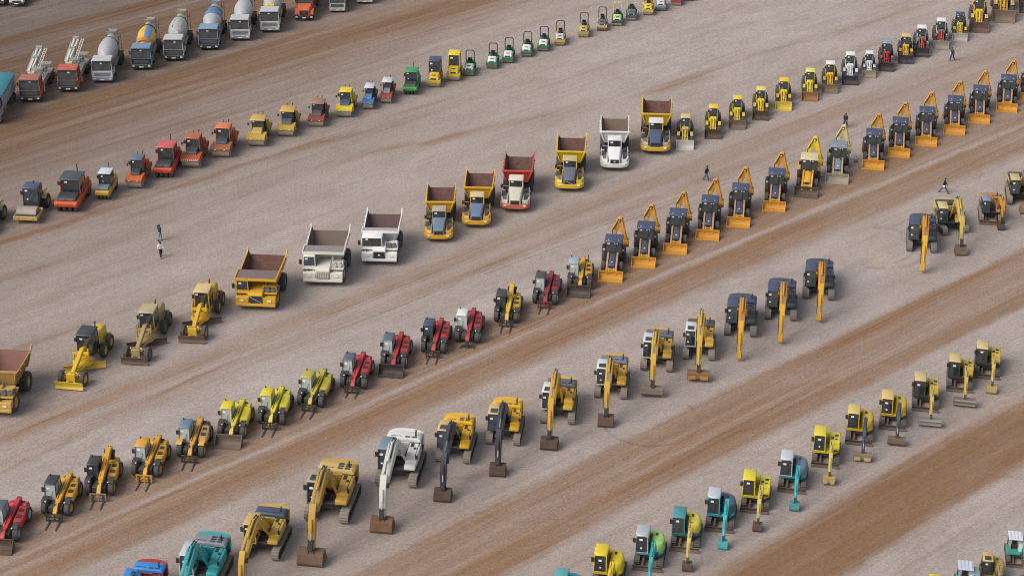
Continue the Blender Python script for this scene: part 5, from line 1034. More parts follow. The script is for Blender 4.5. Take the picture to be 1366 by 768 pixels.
# ------------------------------------------------------------------ row of backhoe loaders
G_BH = 'blue roofed backhoe loaders with orange buckets standing in a row'
spots = [(813.7, 376.5), (857.8, 357.8), (899.8, 339.5), (943.1, 320.8), (984.4, 303.8), (1032, 282.5), (1164.3, 226.9), (1198.7, 210.6), (1235, 195.6), (1272.7, 180), (1305.8, 165.4), (1342.5, 150.2), (1375, 136.5)]
bl = ['navy and orange backhoe loader standing next to the yellow telehandler with grey cab', 'navy and orange backhoe loader, second up from the telehandlers', 'navy and orange backhoe loader, third up from the telehandlers', 'navy and orange backhoe loader, fourth up from the telehandlers',
      'navy and orange backhoe loader, two places below the yellow backhoe', 'navy and orange backhoe loader directly left of the yellow backhoe', 'navy and orange backhoe loader just right of the small cone', 'navy and orange backhoe loader, second right of the cone', 'navy and orange backhoe loader, third right of the cone', 'navy and orange backhoe loader, fourth right of the cone',
      'navy and orange backhoe loader, fifth right of the cone', 'navy and orange backhoe loader, last one wholly in view at the right edge', 'navy and orange backhoe loader cut off by the right edge of the photo']
b0 = backhoe(bl[0], body=(.64, .30, .018), arm=(.55, .29, .11), bh=(.58, .28, .04), group=G_BH)
for i, (u, v) in enumerate(spots):
    o = b0 if i == 0 else dup(b0, bl[i])
    place(o, u, v, -3.57, 0, 7 + i * .42 + random.uniform(-1, 1))
place(backhoe('bright yellow backhoe loader with cream roof and muddy dark bucket', YEL, YEL, CRM, (.05, .045, .03), paint((.10, .07, .05), .8, .6), bh=(.72, .5, .015), fend=YEL), 1074.4, 263.8, -3.57, 0, 11, s=1.05)
place(backhoe('old faded backhoe loader with pale blue grey roof and cream boom', (.42, .34, .18), (.20, .26, .32), (.20, .25, .32), (.05, .07, .06), paint((.36, .33, .25), .8, .7), bh=(.60, .47, .22), fend=(.22, .19, .09)), 1116, 245.8, -3.57, 0, 9, s=1.03)

# ------------------------------------------------------------------ row of telehandlers
T_ = [((7, 720), dict(label='crimson telehandler cut off by the left edge of the photo', body=(.55, .028, .035), gl=GLL, rim=RWH, attach='bucket', roof=SLATE), 6),
      ((77, 686), dict(label='amber telehandler with black roofed cab and forks, beside the crimson one at the left edge', body=AMBR, roof=(.025, .03, .04)), 5.5),
      ((134.3, 659), dict(label='amber telehandler with dark slatted cab roof and high raised boom tail', body=AMBR, roof=(.03, .03, .03), gl=GL, tail=1.55, boom_hi=.55, att=paint((.30, .23, .15), .7, .6)), 3),
      ((196.5, 634.3), dict(label='amber telehandler with amber cab roof edge and yellow fork carriage', body=AMBR, roof=AMBR, att=paint(AMBR), tail=1.45), 7),
      ((255.5, 608.5), dict(label='telehandler with slate blue cab, tan engine cover and yellow mudguards', body=(.68, .33, .03), pod=(.62, .36, .12), roof=BGR, cabc=(.05, .08, .1), fender=YEL, hood=(.03, .03, .03)), 5),
      ((310.4, 582.5), dict(label='lemon yellow telehandler with wide brown bucket lowered on the gravel', body=LEM, cabc=LEM, roof=LEM, attach='bucket', att=paint((.15, .11, .075), .8, .7), pod_slot=0), 7),
      ((363, 564.8), dict(label='lemon yellow telehandler with forks, right of the lemon one with the bucket', body=(.70, .60, .015), cabc=LEM, roof=LEM, pod_slot=0, rim=DRK), 8),
      ((416, 541), dict(label='dull yellow telehandler with forks and an upright black exhaust', body=(.55, .44, .03), cabc=(.45, .37, .04), roof=(.48, .40, .05), exhaust=True, pod_slot=0, rim=DRK), 12),
      ((472, 517), dict(label='red telehandler with navy cab roof and short forks, beside the dull yellow one', body=(.55, .028, .035), roof=SLATE, rim=RWH, fork=.8), 9),
      ((525.6, 489.4), dict(label='red telehandler with wide black bucket on the ground', body=(.5, .025, .03), roof=SLATE, rim=RWH, attach='bucket', att=paint((.03, .025, .022), .7, .6)), 7),
      ((579, 469.8), dict(label='red telehandler with navy roof and forks, beside the red one with a white cab', body=(.47, .03, .025), roof=NAVY, rim=GRY, gl=GLG), 8),
      ((623.8, 456), dict(label='red telehandler with a white cab and a short coupler without forks', body=(.45, .025, .03), roof=WHI, cabc=WHI, rim=RWH, attach='carriage'), 7),
      ((676, 429.4), dict(label='chrome yellow telehandler with black cab and forks, between two red ones', body=(.72, .46, .01), roof=(.04, .045, .05), gl=GL, tail=1.55, boom_hi=.4), 7),
      ((727.5, 404.8), dict(label='maroon telehandler with dark roof, pale windshield and forks', body=MAR, roof=(.06, .06, .06), cabc=(.12, .12, .12), rim=RWH, att=paint((.16, .03, .03))), 9),
      ((773, 384.5), dict(label='yellow telehandler with grey cab and black toothed bucket, nearest to the backhoes', body=YEL, roof=(.35, .42, .45), cabc=(.4, .43, .42), gl=GLL, attach='bucket', att=paint((.05, .042, .038), .7, .6), exhaust=True, rim=RWH), 6)]
for (u, v), kw, dy in T_: place(telehandler(**kw), u, v, -1.5, 0, dy, s=1.0)

# ------------------------------------------------------------------ row of tracked excavators
LG = paint((.33, .33, .34), .5, .4)
far = dict(pose=((-.15, 1.75), (-2.9, 4.05), (-6.3, 3.1), (-7.2, 1.0)))
mid_ = dict(pose=((-.15, 1.75), (-2.5, 4.15), (-5.4, 3.1), (-6.3, 1.0)))
fold = dict(pose=((-.15, 1.75), (-1.7, 4.7), (-4.7, 3.5), (-5.6, 1.0)))
lift = dict(pose=((-.15, 1.75), (-2.6, 4.0), (-5.6, 2.95), (-6.45, .4)))
E_ = [((184, 822), dict(label='blue and red tracked excavator at the bottom edge, only its rear in view', body=(.35, .03, .04), hood=(.02, .23, .62), roof=(.02, .23, .62), cabc=(.02, .2, .55), boom=(.02, .2, .5), cw=(.4, .03, .04)), 8, .95),
      ((264, 793), dict(label='large turquoise tracked excavator with a pale grey cab at the bottom edge', body=TEAL, cabc=(.55, .56, .56), roof=(.5, .52, .56), hood=(.22, .24, .28), slots=6, **mid_), 9, 1.07),
      ((346.6, 747.7), dict(label='mustard excavator with navy engine hood and arm reaching off the bottom edge', body=(.56, .36, .05), roof=(.55, .38, .12), hood=NAVY, boom=(.55, .33, .03), **far), 10, 1.0),
      ((435, 699), dict(label='large weathered ochre excavator with a roof guard and six hood vents', body=(.54, .32, .035), cabc=(.2, .17, .12), roof=(.36, .31, .22), hood=(.56, .4, .13), boom=(.46, .27, .04), slots=6, bw=1.7, bucket=paint((.15, .085, .05), .8, .5), hatch=True, **mid_), 9, 1.2),
      ((528, 651), dict(label='white tracked excavator with blue tinted cab roof and rusty orange bucket', body=(.74, .73, .68), cabc=(.03, .035, .04), roof=(.16, .24, .30), hood=(.68, .67, .63), boom=(.62, .6, .54), slots=2, bw=1.55, bucket=paint((.17, .075, .032), .8, .6, fade=.7), gl=GLB, **far), 8.5, 1.14),
      ((603.5, 619), dict(label='yellow excavator with black boom, next to the white excavator', body=(.76, .43, .010), boom=(.028, .034, .046), cabc=(.05, .06, .06), roof=(.62, .45, .13), bw=1.4, gl=GLB, slots=4, hatch=GLB, **far), 8, 1.0),
      ((670.6, 595.2), dict(label='yellow excavator with black boom, second right of the white excavator', body=(.76, .43, .010), boom=(.028, .034, .046), cabc=(.05, .06, .06), roof=(.62, .45, .13), bw=1.35, gl=GLB, hatch=GLB, **mid_), 6.5, .98),
      ((743.4, 567), dict(label='amber excavator with white cab and its boom folded up high', body=(.66, .38, .03), cabc=(.62, .62, .62), roof=(.66, .66, .66), hood=SLATE, boom=(.58, .33, .03), hatch=True, bw=1.45, cw=(.66, .4, .05), swing=-3, armx=-.1, **fold), 5.5, 1.0),
      ((814, 533), dict(label='amber excavator with white cab and blue grey hood, dark grab-like bucket', body=(.64, .36, .03), cabc=(.62, .62, .62), roof=(.66, .66, .66), hood=(.16, .2, .27), boom=(.58, .33, .03), hatch=True, bw=1.4, bucket=paint((.10, .05, .035), .7, .5), armx=-.05, **mid_), 7, .97),
      ((875.2, 496.7), dict(label='amber excavator with white cab and a long narrow grading bar for bucket', body=(.6, .36, .04), cabc=(.62, .62, .62), roof=(.64, .64, .64), hood=(.12, .14, .19), boom=(.60, .36, .02), hatch=True, attach='ditch', bw=2.0, bucket=paint((.2, .15, .12), .8, .6), armx=-.1, **mid_), 7.5, .97),
      ((931.5, 481.5), dict(label='amber excavator with white cab and a wide bucket with orange wear plates', body=(.62, .38, .05), cabc=(.62, .62, .62), roof=(.64, .64, .64), hood=(.07, .085, .12), boom=(.60, .38, .03), hatch=True, attach='pads', bw=2.0, bucket=paint((.2, .11, .05), .8, .5), **fold), 7, .97),
      ((1274.8, 313.7), dict(label='old yellow excavator standing askew with its bucket on the gravel, below the walking person', body=(.55, .40, .10), cabc=(.05, .05, .045), roof=(.58, .47, .22), hood=(.04, .045, .05), boom=(.55, .40, .08), swing=-17, bw=1.15, bucket=paint((.15, .10, .06), .8, .6), gl=GLG, armx=.45, **mid_), -14, .96)]
for (u, v), kw, dy, sc in E_: place(excavator(**kw), u, v, -2.05, 0, dy, s=sc)
navy = dict(body=(.05, .06, .085), boom=(.60, .27, .02), arm=(.66, .36, .015), roof=NAVY, hood=NAVY, cabc=(.035, .045, .07), side=(.045, .055, .08), attach='none', gl=GLG, trk=paint((.17, .16, .15), .75, .6), group='navy excavators with bucketless orange booms', **lift)
ll = ['navy excavator with bare orange boom, leftmost of its kind beside the white cabbed excavators', 'navy excavator with bare orange boom, second of its kind from the left', 'navy excavator with bare orange boom, third of its kind from the left', 'navy excavator with bare orange boom standing alone right of the turning marks']
n0 = excavator(ll[0], **navy)
for i, (u, v, dy) in enumerate([(987, 450, 8), (1040.8, 428.5, 8), (1091.3, 401, 8), (1228.6, 337.7, 10)]):
    place(n0 if i == 0 else dup(n0, ll[i]), u, v, -2.05, 0, dy)
place(excavator('smaller orange excavator with pale blue roof and a dozer blade in front', (.34, .22, .12), boom=(.58, .24, .02), cabc=(.05, .06, .09), roof=(.20, .27, .42), hood=(.45, .2, .03), blade=paint((.13, .07, .05), .8, .6), bw=.85, swing=4, armx=.95, bucket=paint((.04, .035, .03)), pose=((-.6, 1.75), (-1.7, 3.3), (-3.2, 2.9), (-3.6, 1.0))), 1321.7, 300.4, -2.7, 0, 9, s=.8)
place(excavator('tan roofed excavator at the right edge with its bucket resting in front', (.45, .33, .12), cabc=(.03, .035, .035), roof=(.55, .43, .22), boom=(.5, .36, .1), hood=(.05, .05, .05), bw=1.3, gl=GLG, armx=.2, swing=4, bucket=paint((.24, .16, .08), .8, .5), pose=((-.15, 1.75), (-1.6, 4.4), (-3.3, 3.4), (-3.6, 1.0))), 1361, 275, -2.05, 0, 9, s=.95)

# ------------------------------------------------------------------ row of mini excavators
KY = dict(body=(.74, .60, .02), shape='box', boom=(.55, .46, .08)); CT = dict(body=(.62, .42, .06), shape='box', boom=(.52, .37, .06), cabc=(.05, .05, .05), roof=(.6, .47, .2), panel_dark=True)
M_ = [((754, 822), dict(label='mini excavator at the bottom edge with only its teal cab roof in view', body=TEAL, roof=(.10, .36, .38), round_roof=True), 8),
      ((808, 788), dict(label='bright yellow mini excavator with rounded yellow cab at the bottom edge', body=(.75, .56, .01), round_roof=True), 8),
      ((863.3, 761.7), dict(label='mini excavator with lime green rear cover, teal boom and grey rounded cab roof', body=TEAL, hoodc=(.36, .66, .16), cabc=(.45, .48, .5), roof=(.42, .45, .48), boom=(.02, .36, .36), round_roof=True, bucket=paint(TEAL)), 8),
      ((912.7, 736), dict(label='mini excavator with teal cab, lemon yellow rear cover and yellow boom', body=(.03, .16, .16), hoodc=(.74, .60, .06), cabc=(.04, .22, .24), roof=(.06, .27, .30), boom=(.56, .45, .1), gl=GLG, bladec=paint((.17, .11, .07), .8, .6)), 7),
      ((958.9, 709.6), dict(label='turquoise mini excavator with white rounded cab roof and slate rear cover', body=(.02, .40, .44), hoodc=(.06, .13, .19), cabc=(.05, .42, .46), roof=(.50, .54, .6), round_roof=True, hatch=True, bucket=paint(TEAL), bx=.5, pose=((-.6, 1.3), (-1.3, 2.6), (-3.2, 2.1), (-4.0, .7))), 8),
      ((1006, 684.5), dict(label='lemon yellow mini excavator between the two turquoise ones', **KY), 8),
      ((1055.5, 657.6), dict(label='turquoise mini excavator with white framed cab, dark roof hatch and grey blue cover', body=(.02, .36, .42), hoodc=(.13, .2, .26), cabc=(.5, .5, .53), roof=(.55, .55, .58), round_roof=True, hatch=True, boom=(.02, .38, .42), bucket=paint((.03, .26, .26)), bw=.8), 9),
      ((1100.3, 623.8), dict(label='lemon yellow mini excavator with two tan plates on its narrow bucket', attach='pads', bucket=paint((.4, .27, .08), .7, .6), bw=1.0, **KY), 8),
      ((1145, 593.8), dict(label='golden mini excavator with navy boom and a cream tipped ditching bucket', body=(.70, .46, .03), boom=(.04, .055, .08), roof=(.68, .50, .13), attach='pads', bw=1.5, bucket=paint((.2, .15, .09), .8, .6)), 9),
      ((1190, 573.8), dict(label='golden mini excavator with navy boom and a wide brown bucket', body=(.70, .46, .03), boom=(.04, .055, .08), roof=(.68, .50, .16), attach='ditch', bw=1.5, bucket=paint((.13, .085, .06), .8, .6)), 9),
      ((1233.7, 549), dict(label='ochre mini excavator with black cab and a wide grey cradle bucket, left one of two', attach='cradle', bw=1.9, bucket=paint((.19, .17, .15), .7, .6), **CT), 8),
      ((1279.5, 523), dict(label='ochre mini excavator with wide brown cradle bucket, second from the right end', attach='cradle', bw=1.9, bucket=paint((.14, .11, .085), .7, .6), **CT), 9),
      ((1316, 505.4), dict(label='ochre mini excavator with narrow ochre bucket at the right end of the row', bw=.9, bucket=paint((.42, .3, .11), .7, .6), **CT), 10)]
for (u, v), kw, dy in M_: place(mini(**kw), u, v, -2.0, 0, dy + 2.5)
place(mini('tiny yellow digger whose roof just shows at the bottom edge', (.75, .60, .01)), 1254, 820, -2.0, 0, 9, s=.85)
place(mini('small digger with open pale ribbed canopy at the bottom edge', TEAL, roof=(.55, .60, .68), hoodc=(.45, .5, .55), canopy=True), 1291, 800, -2.0, 0, 9, s=.82)
place(mini('small black and ochre digger with closed cab in the bottom right corner', (.5, .33, .06), cabc=(.025, .025, .025), roof=(.6, .42, .12), hatch=True, boom=(.35, .26, .13), round_roof=False), 1324, 785, -2.0, 0, 9, s=.78)
place(mini('small green digger with open white ribbed canopy cut by the right edge', (.02, .30, .24), roof=(.66, .68, .72), hoodc=(.5, .54, .56), canopy=True, boom=(.02, .34, .26)), 1357.5, 757, -2.0, 0, 9, s=.78)

# ------------------------------------------------------------------ dump trucks and graders
place(rigid('ochre haul truck cut off by the left edge, rusty red tray', (.56, .36, .06), canopy=0, inn=paint((.20, .085, .06), .75, .4), trayc=(.42, .26, .08)), -12, 550, -3.3, .55, 5, s=1.05)
place(grader('bright yellow grader with black cab roof and yellow front blade', (.74, .47, .012), roof=(.03, .035, .05), blade=paint((.74, .50, .02)), cabc=(.04, .04, .045), mold=paint((.72, .46, .02))), 92.5, 521, -4.45, 0, 9, s=1.0)
place(grader('faded khaki grader with rusty front blade, between two yellow graders', (.40, .29, .12), roof=(.42, .35, .2), rim=GRY, blade=paint((.10, .055, .045), .8, .5)), 179.7, 487.6, -4.45, 0, 7, s=.98)
place(grader('golden grader with cream cab roof and dark front blade, next to the haul truck', (.70, .42, .02), roof=(.60, .46, .2), rim=paint((.6, .38, .05)), blade=paint((.11, .075, .05), .8, .6)), 255.7, 458.6, -4.45, 0, 6, s=.98)
place(rigid('amber haul truck with a slash across its black grille and rusty canopy', (.66, .37, .015), style=1, can_m=paint((.19, .13, .125), .6, .4)), 341, 409, -3.3, .55, 5, s=1.0, sx=1.1)
place(rigid('cream haul truck with barred grille, small blue glass cab and grey canopy', (.72, .69, .60), style=2, grille=(.42, .40, .35), canopy=1.5, can_m=paint((.24, .225, .21), .7, .5), inn=paint((.14, .10, .08), .75, .5)), 430.6, 376.6, -3.3, .55, 3, s=1.03, sx=1.08)
place(rigid('bright white haul truck with a black grille bearing a white square', (.82, .82, .80), style=3, canopy=.9, can_m=paint((.42, .34, .33), .6, .5), inn=paint((.10, .055, .055), .75, .4), cab_w=2.0), 505.8, 349, -3.3, .55, 2.5, s=.97, sx=1.04)
A_ = [((585, 319), dict(label='yellow articulated dump truck with blue grey hood, leftmost of the articulated ones', roof=(.42, .33, .26), cabc=(.3, .28, .22)), 0.8, .94),
      ((634.8, 300), dict(label='yellow articulated dump truck with cream roof, just left of the red and white truck', hood=(.12, .19, .32), roof=(.60, .47, .24)), 2.8, .96),
      ((686.5, 279), dict(label='articulated dump truck with cream front and red tray and bumper', body=(.60, .57, .45), bump=(.60, .13, .07), trayc=(.56, .06, .04), hood=(.60, .58, .46), roof=(.66, .62, .5)), 4.0, 1.0),
      ((759, 251.8), dict(label='bright yellow articulated dump truck with a slash on its slate hood front', body=(.74, .50, .01), hood=(.12, .14, .18), roof=(.52, .42, .18), style=1), 3.5, 1.0),
      ((819.6, 224), dict(label='white articulated dump truck with black grille and a rust streaked tray', body=(.78, .78, .74), hood=(.80, .80, .78), roof=(.70, .70, .67), style=2, inn=paint((.15, .095, .065), .75, .6), ear=.05), 2.5, 1.0),
      ((874, 202), dict(label='big yellow articulated dump truck with white roof and long blue hood, rightmost dump truck', body=(.68, .42, .03), hood=(.06, .09, .16), roof=(.66, .64, .58), fendc=(.5, .38, .2)), 4.5, 1.06)]
for (u, v), kw, dy, sc in A_: place(adt(**kw), u, v, -4.6, .55, dy, s=sc, sx=1.07)

# ------------------------------------------------------------------ row of wheel loaders
WH = (.70, .71, .68); D2 = paint((.03, .03, .033), .6, .5)
L_ = [((913.3, 201), dict(label='old tan wheel loader with whitish bucket, next to the biggest dump truck', body=(.62, .44, .14), roof=(.62, .46, .2), bucket=paint((.55, .53, .47), .7, .5), arm=(.6, .44, .06)), 4.5, .80),
      ((950.8, 185.8), dict(label='lemon wheel loader with rusty framed bucket, leftmost of the lemon ones', body=(.74, .55, .012)), 4.8, .77),
      ((983, 173.3), dict(label='lemon wheel loader with brown grid bucket, second of the lemon ones', body=(.72, .54, .015), bucket=paint((.17, .12, .09), .8, .6)), 5.1, .77),
      ((1014.4, 161), dict(label='lemon wheel loader with dark brown bucket, third of the lemon ones', body=(.74, .55, .012), roof=(.70, .58, .12)), 5.4, .77),
      ((1045, 148.5), dict(label='lemon wheel loader with a yellow bucket', body=(.74, .52, .012), bucket=paint((.66, .50, .06), .6, .6)), 5.7, .77),
      ((1080, 135.4), dict(label='lemon wheel loader with orange rusted toothed bucket', body=(.72, .58, .02), roof=(.72, .62, .14), bucket=paint((.30, .14, .04), .8, .5), teeth=True), 6.0, .77),
      ((1107, 125), dict(label='amber wheel loader with a white cab roof', body=(.70, .44, .01), roof=WH, bucket=paint((.2, .15, .1), .8, .6)), 6.3, .77),
      ((1133.8, 114), dict(label='white wheel loader with a clean black bucket', body=WH, bucket=D2, rim=GRY), 6.6, .80),
      ((1159.2, 104.7), dict(label='small white wheel loader with a dusty tan bucket', body=WH, bucket=paint((.32, .26, .2), .8, .6), rim=GRY), 6.9, .66),
      ((1182.4, 95.8), dict(label='dark red wheel loader with pale blue roof and black bucket', body=(.33, .02, .03), roof=(.22, .31, .46), cabc=(.05, .06, .08), bucket=D2, rim=GRY), 7.2, .77),
      ((1208, 85.6), dict(label='golden wheel loader with tan roof and black bucket', body=(.70, .42, .01), roof=(.62, .45, .18), cabc=(.04, .04, .04), bucket=paint((.035, .03, .05), .6, .5)), 7.5, .75),
      ((1229, 76.7), dict(label='white cabbed wheel loader with red arms and black bucket', body=(.12, .12, .12), roof=(.68, .72, .7), cabc=(.6, .62, .6), arm=(.6, .05, .02), bucket=D2, rim=GRY), 7.8, .80),
      ((1255, 66.8), dict(label='white cabbed wheel loader with red arms and pale worn bucket, beside the standing person', body=(.11, .11, .11), roof=(.68, .72, .7), cabc=(.6, .62, .6), arm=(.6, .06, .02), bucket=paint((.3, .27, .22), .7, .6), rim=GRY), 8.1, .80),
      ((1280.2, 56.3), dict(label='navy roofed wheel loader with yellow front and light grey bucket', body=(.62, .44, .03), roof=NAVY, cabc=(.04, .05, .07), bucket=paint((.42, .41, .39), .6, .5)), 8.4, .76),
      ((1305.9, 44.5), dict(label='yellow wheel loader with wide rust brown bucket near the top right corner', body=(.70, .47, .03), bucket=paint((.14, .085, .065), .8, .6), roof=(.62, .48, .14)), 8.7, .96),
      ((1338.5, 31), dict(label='largest wheel loader, ochre, cut by the top edge in the right corner', body=(.55, .33, .04), bucket=paint((.22, .16, .11), .8, .6)), 9.0, 1.17),
      ((1374, 18.5), dict(label='red wheel loader cut off by the top right corner', body=(.5, .08, .03), bucket=paint((.1, .06, .05), .8, .6)), 9.3, 1.1)]
for (u, v), kw, dy, sc in L_: place(wheel_loader(**kw), u, v, -3.42, 0, dy, s=sc * 1.08, sx=.86, sz=1.03)

# ------------------------------------------------------------------ row of rollers
place(single_drum('ochre single drum roller cut off by the left edge, one wheel in view', (.45, .34, .13)), -23, 313, -2.3, 0, 5, s=1.04)
place(single_drum('khaki single drum roller with navy roofed cab and smooth tan drum', (.48, .37, .15), frame=(.52, .36, .09)), 36.5, 296.7, -2.3, 0, 5, s=1.04)
place(pneumatic('large orange rubber tyred roller with black roof and tall exhaust', (.60, .085, .015), roof=(.05, .06, .075), cabc=(.45, .06, .02)), 88.5, 279.2, -2.3, .4, 5, s=1.2, sx=1.03, sz=.85)
place(pneumatic('small rubber tyred roller with white roof and yellow chassis', (.62, .38, .03), roof=(.55, .6, .64), cabc=(.06, .065, .07), deck=(.16, .2, .25)), 138, 266.7, -2.0, 0, 5, s=.8, sx=.95, sz=1.1)
place(tandem('orange tandem roller with dark blue grey cab roof', (.60, .12, .02), roof=(.10, .14, .18), cabc=(.05, .06, .07), mid=(.03, .03, .035)), 179.7, 251.9, -2.1, 0, 5, s=.97, sx=.88)
place(pneumatic('red roofed rubber tyred roller with black front deck', (.55, .06, .02), roof=(.55, .09, .09), cabc=(.5, .06, .03)), 218.2, 236.3, -2.2, .2, 5, s=1.03)
place(tandem('orange tandem roller with red and white hazard stripes on its front', (.50, .085, .02), roof=(.42, .11, .05), stripes=True), 254.7, 224.5, -2.1, 0, 5, s=1.02)
place(tandem('orange tandem roller with a clean orange roof and rusty front frame', (.52, .10, .02), roof=(.62, .17, .06), front=(.36, .12, .04)), 295, 210.7, -2.1, 0, 5, s=1.02)
place(tandem('mustard tandem roller with wide canopy roof and chalky drum, left one of the mustard pair', (.56, .37, .05), canopy=True, mid=(.5, .35, .08), roof=(.56, .38, .1), w=1.9), 341.9, 195.8, -2.1, 0, 5, s=.95)
place(tandem('mustard tandem roller with canopy roof and striped front frame, right one of the pair', (.56, .35, .03), canopy=True, mid=(.08, .09, .1), roof=(.60, .38, .06)), 381.5, 182.8, -2.1, 0, 5, s=.93)
place(tandem('rust brown tandem roller with two thin masts on its faded roof', (.26, .05, .035), canopy=True, mid=(.06, .07, .09), roof=(.36, .16, .11)), 422, 169.8, -2.1, 0, 5, s=.87)
place(tandem('bright yellow tandem roller with yellow closed cab and dark blue hood', (.70, .55, .01), mid=(.05, .07, .14)), 459, 157, -2.1, 0, 5, s=.92)
place(tandem('small blue tandem roller with white canopy roof', (.05, .17, .38), canopy=True, mid=(.07, .22, .46), roof=(.58, .62, .68), rear=(.06, .08, .1)), 491, 146.4, -2.1, 0, 5, s=.82, sx=.76)
place(tandem('small red tandem roller with white canopy roof and pale grey hood', (.36, .05, .03), canopy=True, mid=(.2, .22, .27), roof=(.58, .62, .68)), 515, 138.5, -2.1, 0, 5, s=.82, sx=.8)
place(pneumatic('bright green rubber tyred roller with rounded green roof', (.03, .34, .05), roof=(.03, .30, .10), cabc=(.02, .2, .05), deck=(.03, .04, .05)), 547, 125.6, -2.2, .2, 5, s=.84)
place(rops_roller('yellow ride-on roller with navy roofed cab', (.72, .48, .01), (.66, .42, .015), cabin=(.03, .04, .055), roof=NAVY, dr=DRM), 578.7, 116.8, -1.15, 0, 5, s=1.18)
place(rops_roller('yellow ride-on roller with a tall yellow cab', (.74, .56, .01), (.70, .5, .01), cabin=(.72, .56, .02), dr=DRM), 604.7, 108.2, -1.15, 0, 5, s=1.18)
r0 = rops_roller('white and green ride-on roller next to the yellow cabbed roller', group='white and green ride-on rollers with roll bars')
rl = ['', 'white and green ride-on roller, second of its kind, after a gap', 'white and green ride-on roller, third of its kind', 'white and green ride-on roller, fourth of its kind', 'white and green ride-on roller, last of its kind before the amber one']
for i, (u, v) in enumerate([(625.3, 101.7), (656, 92), (677.3, 84.6), (702, 76.3), (724.2, 69)]):
    place(r0 if i == 0 else dup(r0, rl[i]), u, v, -1.15, 0, 5 + i * .3, s=1.0)
place(rops_roller('amber ride-on roller with white hood and black roll bar', (.5, .56, .62), (.60, .38, .02), dr=DRM), 746.4, 61.2, -1.15, 0, 5, s=1.0)
place(rops_roller('old tan ride-on roller with thin roll bar', (.52, .38, .12), (.45, .33, .1), dr=DRM, hoop=(.05, .03, .025)), 777.9, 50.3, -1.15, 0, 5, s=1.0)
place(rops_roller('ride-on roller with dark hood, white band and rusty drum', (.12, .12, .13), (.5, .42, .26), dr=RUO), 802.6, 41.7, -1.15, 0, 5, s=.98)
place(rops_roller('dark green ride-on roller with a lime roll bar, left one of two', (.5, .62, .2), (.03, .08, .09), dr=DRM, hoop=(.55, .62, .08)), 823, 35.2, -1.15, 0, 5, s=.98)
place(rops_roller('slate ride-on roller with lime deck and lime roll bar, right one of two', (.10, .16, .18), (.06, .1, .1), dr=DRM, hoop=(.55, .62, .08)), 841.7, 28, -1.15, 0, 5, s=.98)
place(rops_roller('yellow ride-on roller under the top edge, right of the lime barred ones', (.70, .50, .03), (.62, .45, .03), dr=DRM), 864.3, 20.8, -1.15, 0, 5, s=1.0)
place(rops_roller('white ride-on roller cut by the top edge', (.62, .62, .64), (.3, .3, .32), dr=GRY), 881, 15, -1.15, 0, 5, s=1.0)
place(rops_roller('red ride-on roller cut by the top edge', (.5, .03, .03), (.35, .03, .03), dr=DRM), 902, 7.8, -1.15, 0, 5, s=1.0)
place(rops_roller('roller whose drum alone shows at the top edge, rightmost of the row', (.25, .2, .15), (.2, .15, .12), dr=RUS), 919.5, 1.5, -1.15, 0, 5, s=1.05)

# ------------------------------------------------------------------ row of trucks
place(tipper('tipper truck with teal tarpaulin cut off by the left edge', (0.36, 0.36, 0.36), (.36, .38, .4), tarp=(.03, .20, .25)), -14, 163, -4.32, .38, 0)  # whites along this row are darkened, painting in the shade of the top-left corner
place(pump_truck('orange concrete pump truck with two slim booms, left one of the pair', (.62, .10, .015), (.38, .13, .11)), 40.4, 134, -4.32, .38, 0)
place(pump_truck('orange concrete pump truck with bright red roof, right one of the pair', (.62, .10, .012), (.52, .10, .05)), 91, 120.3, -4.32, .38, 0)
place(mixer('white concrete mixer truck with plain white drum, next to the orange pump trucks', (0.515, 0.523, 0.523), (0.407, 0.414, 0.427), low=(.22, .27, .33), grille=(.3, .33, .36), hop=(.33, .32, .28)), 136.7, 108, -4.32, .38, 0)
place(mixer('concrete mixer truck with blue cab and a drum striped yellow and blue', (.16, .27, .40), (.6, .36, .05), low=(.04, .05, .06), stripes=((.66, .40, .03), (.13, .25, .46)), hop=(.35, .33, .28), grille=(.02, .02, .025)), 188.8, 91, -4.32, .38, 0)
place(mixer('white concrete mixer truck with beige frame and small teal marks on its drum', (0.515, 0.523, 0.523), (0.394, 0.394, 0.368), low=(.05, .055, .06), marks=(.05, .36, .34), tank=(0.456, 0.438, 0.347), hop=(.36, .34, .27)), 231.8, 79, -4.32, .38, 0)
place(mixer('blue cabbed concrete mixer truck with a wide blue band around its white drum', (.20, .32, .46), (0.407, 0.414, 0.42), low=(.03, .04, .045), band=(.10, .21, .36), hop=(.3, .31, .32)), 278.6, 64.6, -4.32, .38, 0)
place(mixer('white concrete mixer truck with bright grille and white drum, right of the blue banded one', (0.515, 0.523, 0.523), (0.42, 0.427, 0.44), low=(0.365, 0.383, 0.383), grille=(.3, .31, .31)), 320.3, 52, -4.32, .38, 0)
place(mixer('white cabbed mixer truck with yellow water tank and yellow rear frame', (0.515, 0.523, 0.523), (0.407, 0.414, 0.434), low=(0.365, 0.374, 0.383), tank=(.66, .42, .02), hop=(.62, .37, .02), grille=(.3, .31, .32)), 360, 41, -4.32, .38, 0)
place(tipper('orange bonneted tipper truck cut by the top edge', (.60, .11, .03), (.35, .05, .05), hood=True), 405.7, 25.5, -4.32, .38, 0)
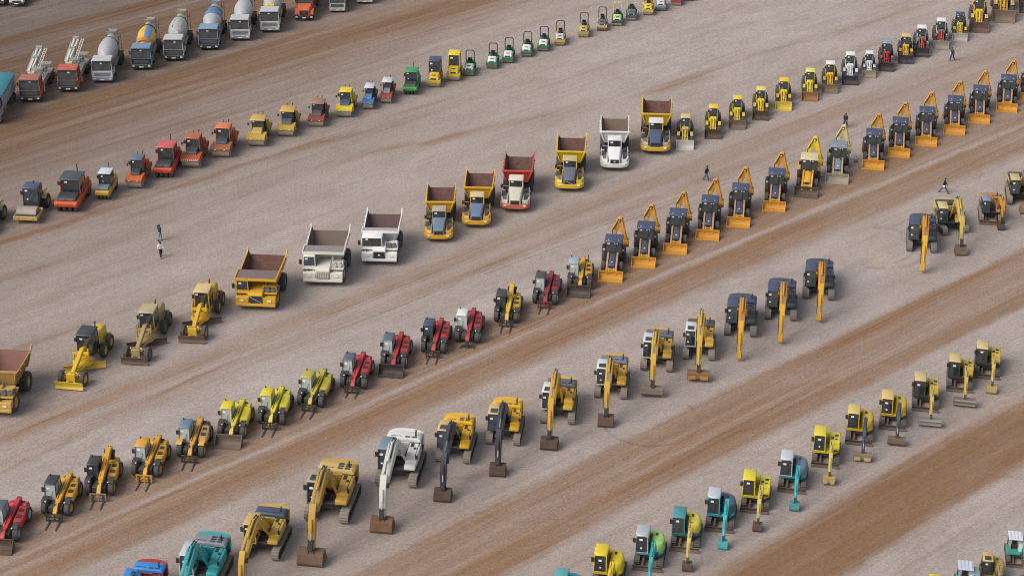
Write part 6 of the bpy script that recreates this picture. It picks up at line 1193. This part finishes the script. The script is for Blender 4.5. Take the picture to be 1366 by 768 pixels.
place(tipper('small white flat fronted truck cut by the top edge', (0.407, 0.414, 0.381), (.2, .2, .25), low=(0.394, 0.401, 0.361)), 450, 14.8, -4.32, .38, 0, s=.84)
place(tipper('pale truck of which only the bumper shows at the top edge', (0.456, 0.438, 0.402), (.3, .3, .3)), 486.5, 3.5, -4.32, .38, 0, s=.85)
place(pickup('white pickup cut by the top edge in the left corner', (0.434, 0.434, 0.434)), 22, 6.5, -2.6, .38, 0, s=1.1)
place(pickup('dark pickup in the very top left corner', (.04, .05, .06)), -4, 6, -2.6, .38, 0, s=1.1)

# ------------------------------------------------------------------ people and cone
def put(o, u, v, rz):
    o.location = ground(u, v); o.rotation_euler = (0, 0, R(rz))
put(person('person in black jacket and pale jeans raising one arm to the head', (.012, .016, .026), (.24, .29, .36), armR=[(.19, -.05, 1.45), (.42, -.14, 1.5), (.22, -.22, 1.68)], stride=.12), 213.5, 321, 140)
put(person('person in white shirt and dark trousers walking below the one in black', (.72, .72, .74), (.014, .014, .02), stride=.3), 215, 343, 25)
put(person('person in black top and blue jeans walking right of the dump trucks', (.014, .012, .012), (.05, .12, .22), stride=.34), 941.7, 240.8, 70)
put(person('person in black jacket and dark jeans striding above the pale backhoe', (.012, .014, .02), (.03, .05, .09), stride=.42), 1127.3, 170, -30)
put(person('person in black with a white bundle at the hip in the brown lane', (.012, .012, .014), (.05, .08, .15), stride=.5, bag=(.75, .75, .75)), 1258.5, 257.5, 75)
put(person('person in navy clothes with white scarf near the wheel loaders', (.02, .032, .055), (.02, .035, .06), stride=.32, hat=(.02, .02, .02), lean=.14, bag=(.6, .62, .66)), 1270, 81.3, -50)
c = thing('traffic_cone', 'small orange and white traffic cone between the pale backhoe and the navy one', 'cone')
part('cone_base', MB().box(-.2, .2, -.2, .2, 0, .05), DRK, c, .01)
part('cone_body', MB().cyl((0, 0, .05), (0, 0, .75), .15, .03, 14), paint((.62, .14, .06), .5, .3), c)
part('reflective_band', MB().cyl((0, 0, .4), (0, 0, .6), .095, .068, 14), STK, c)
c.location = ground(1141.4, 216)
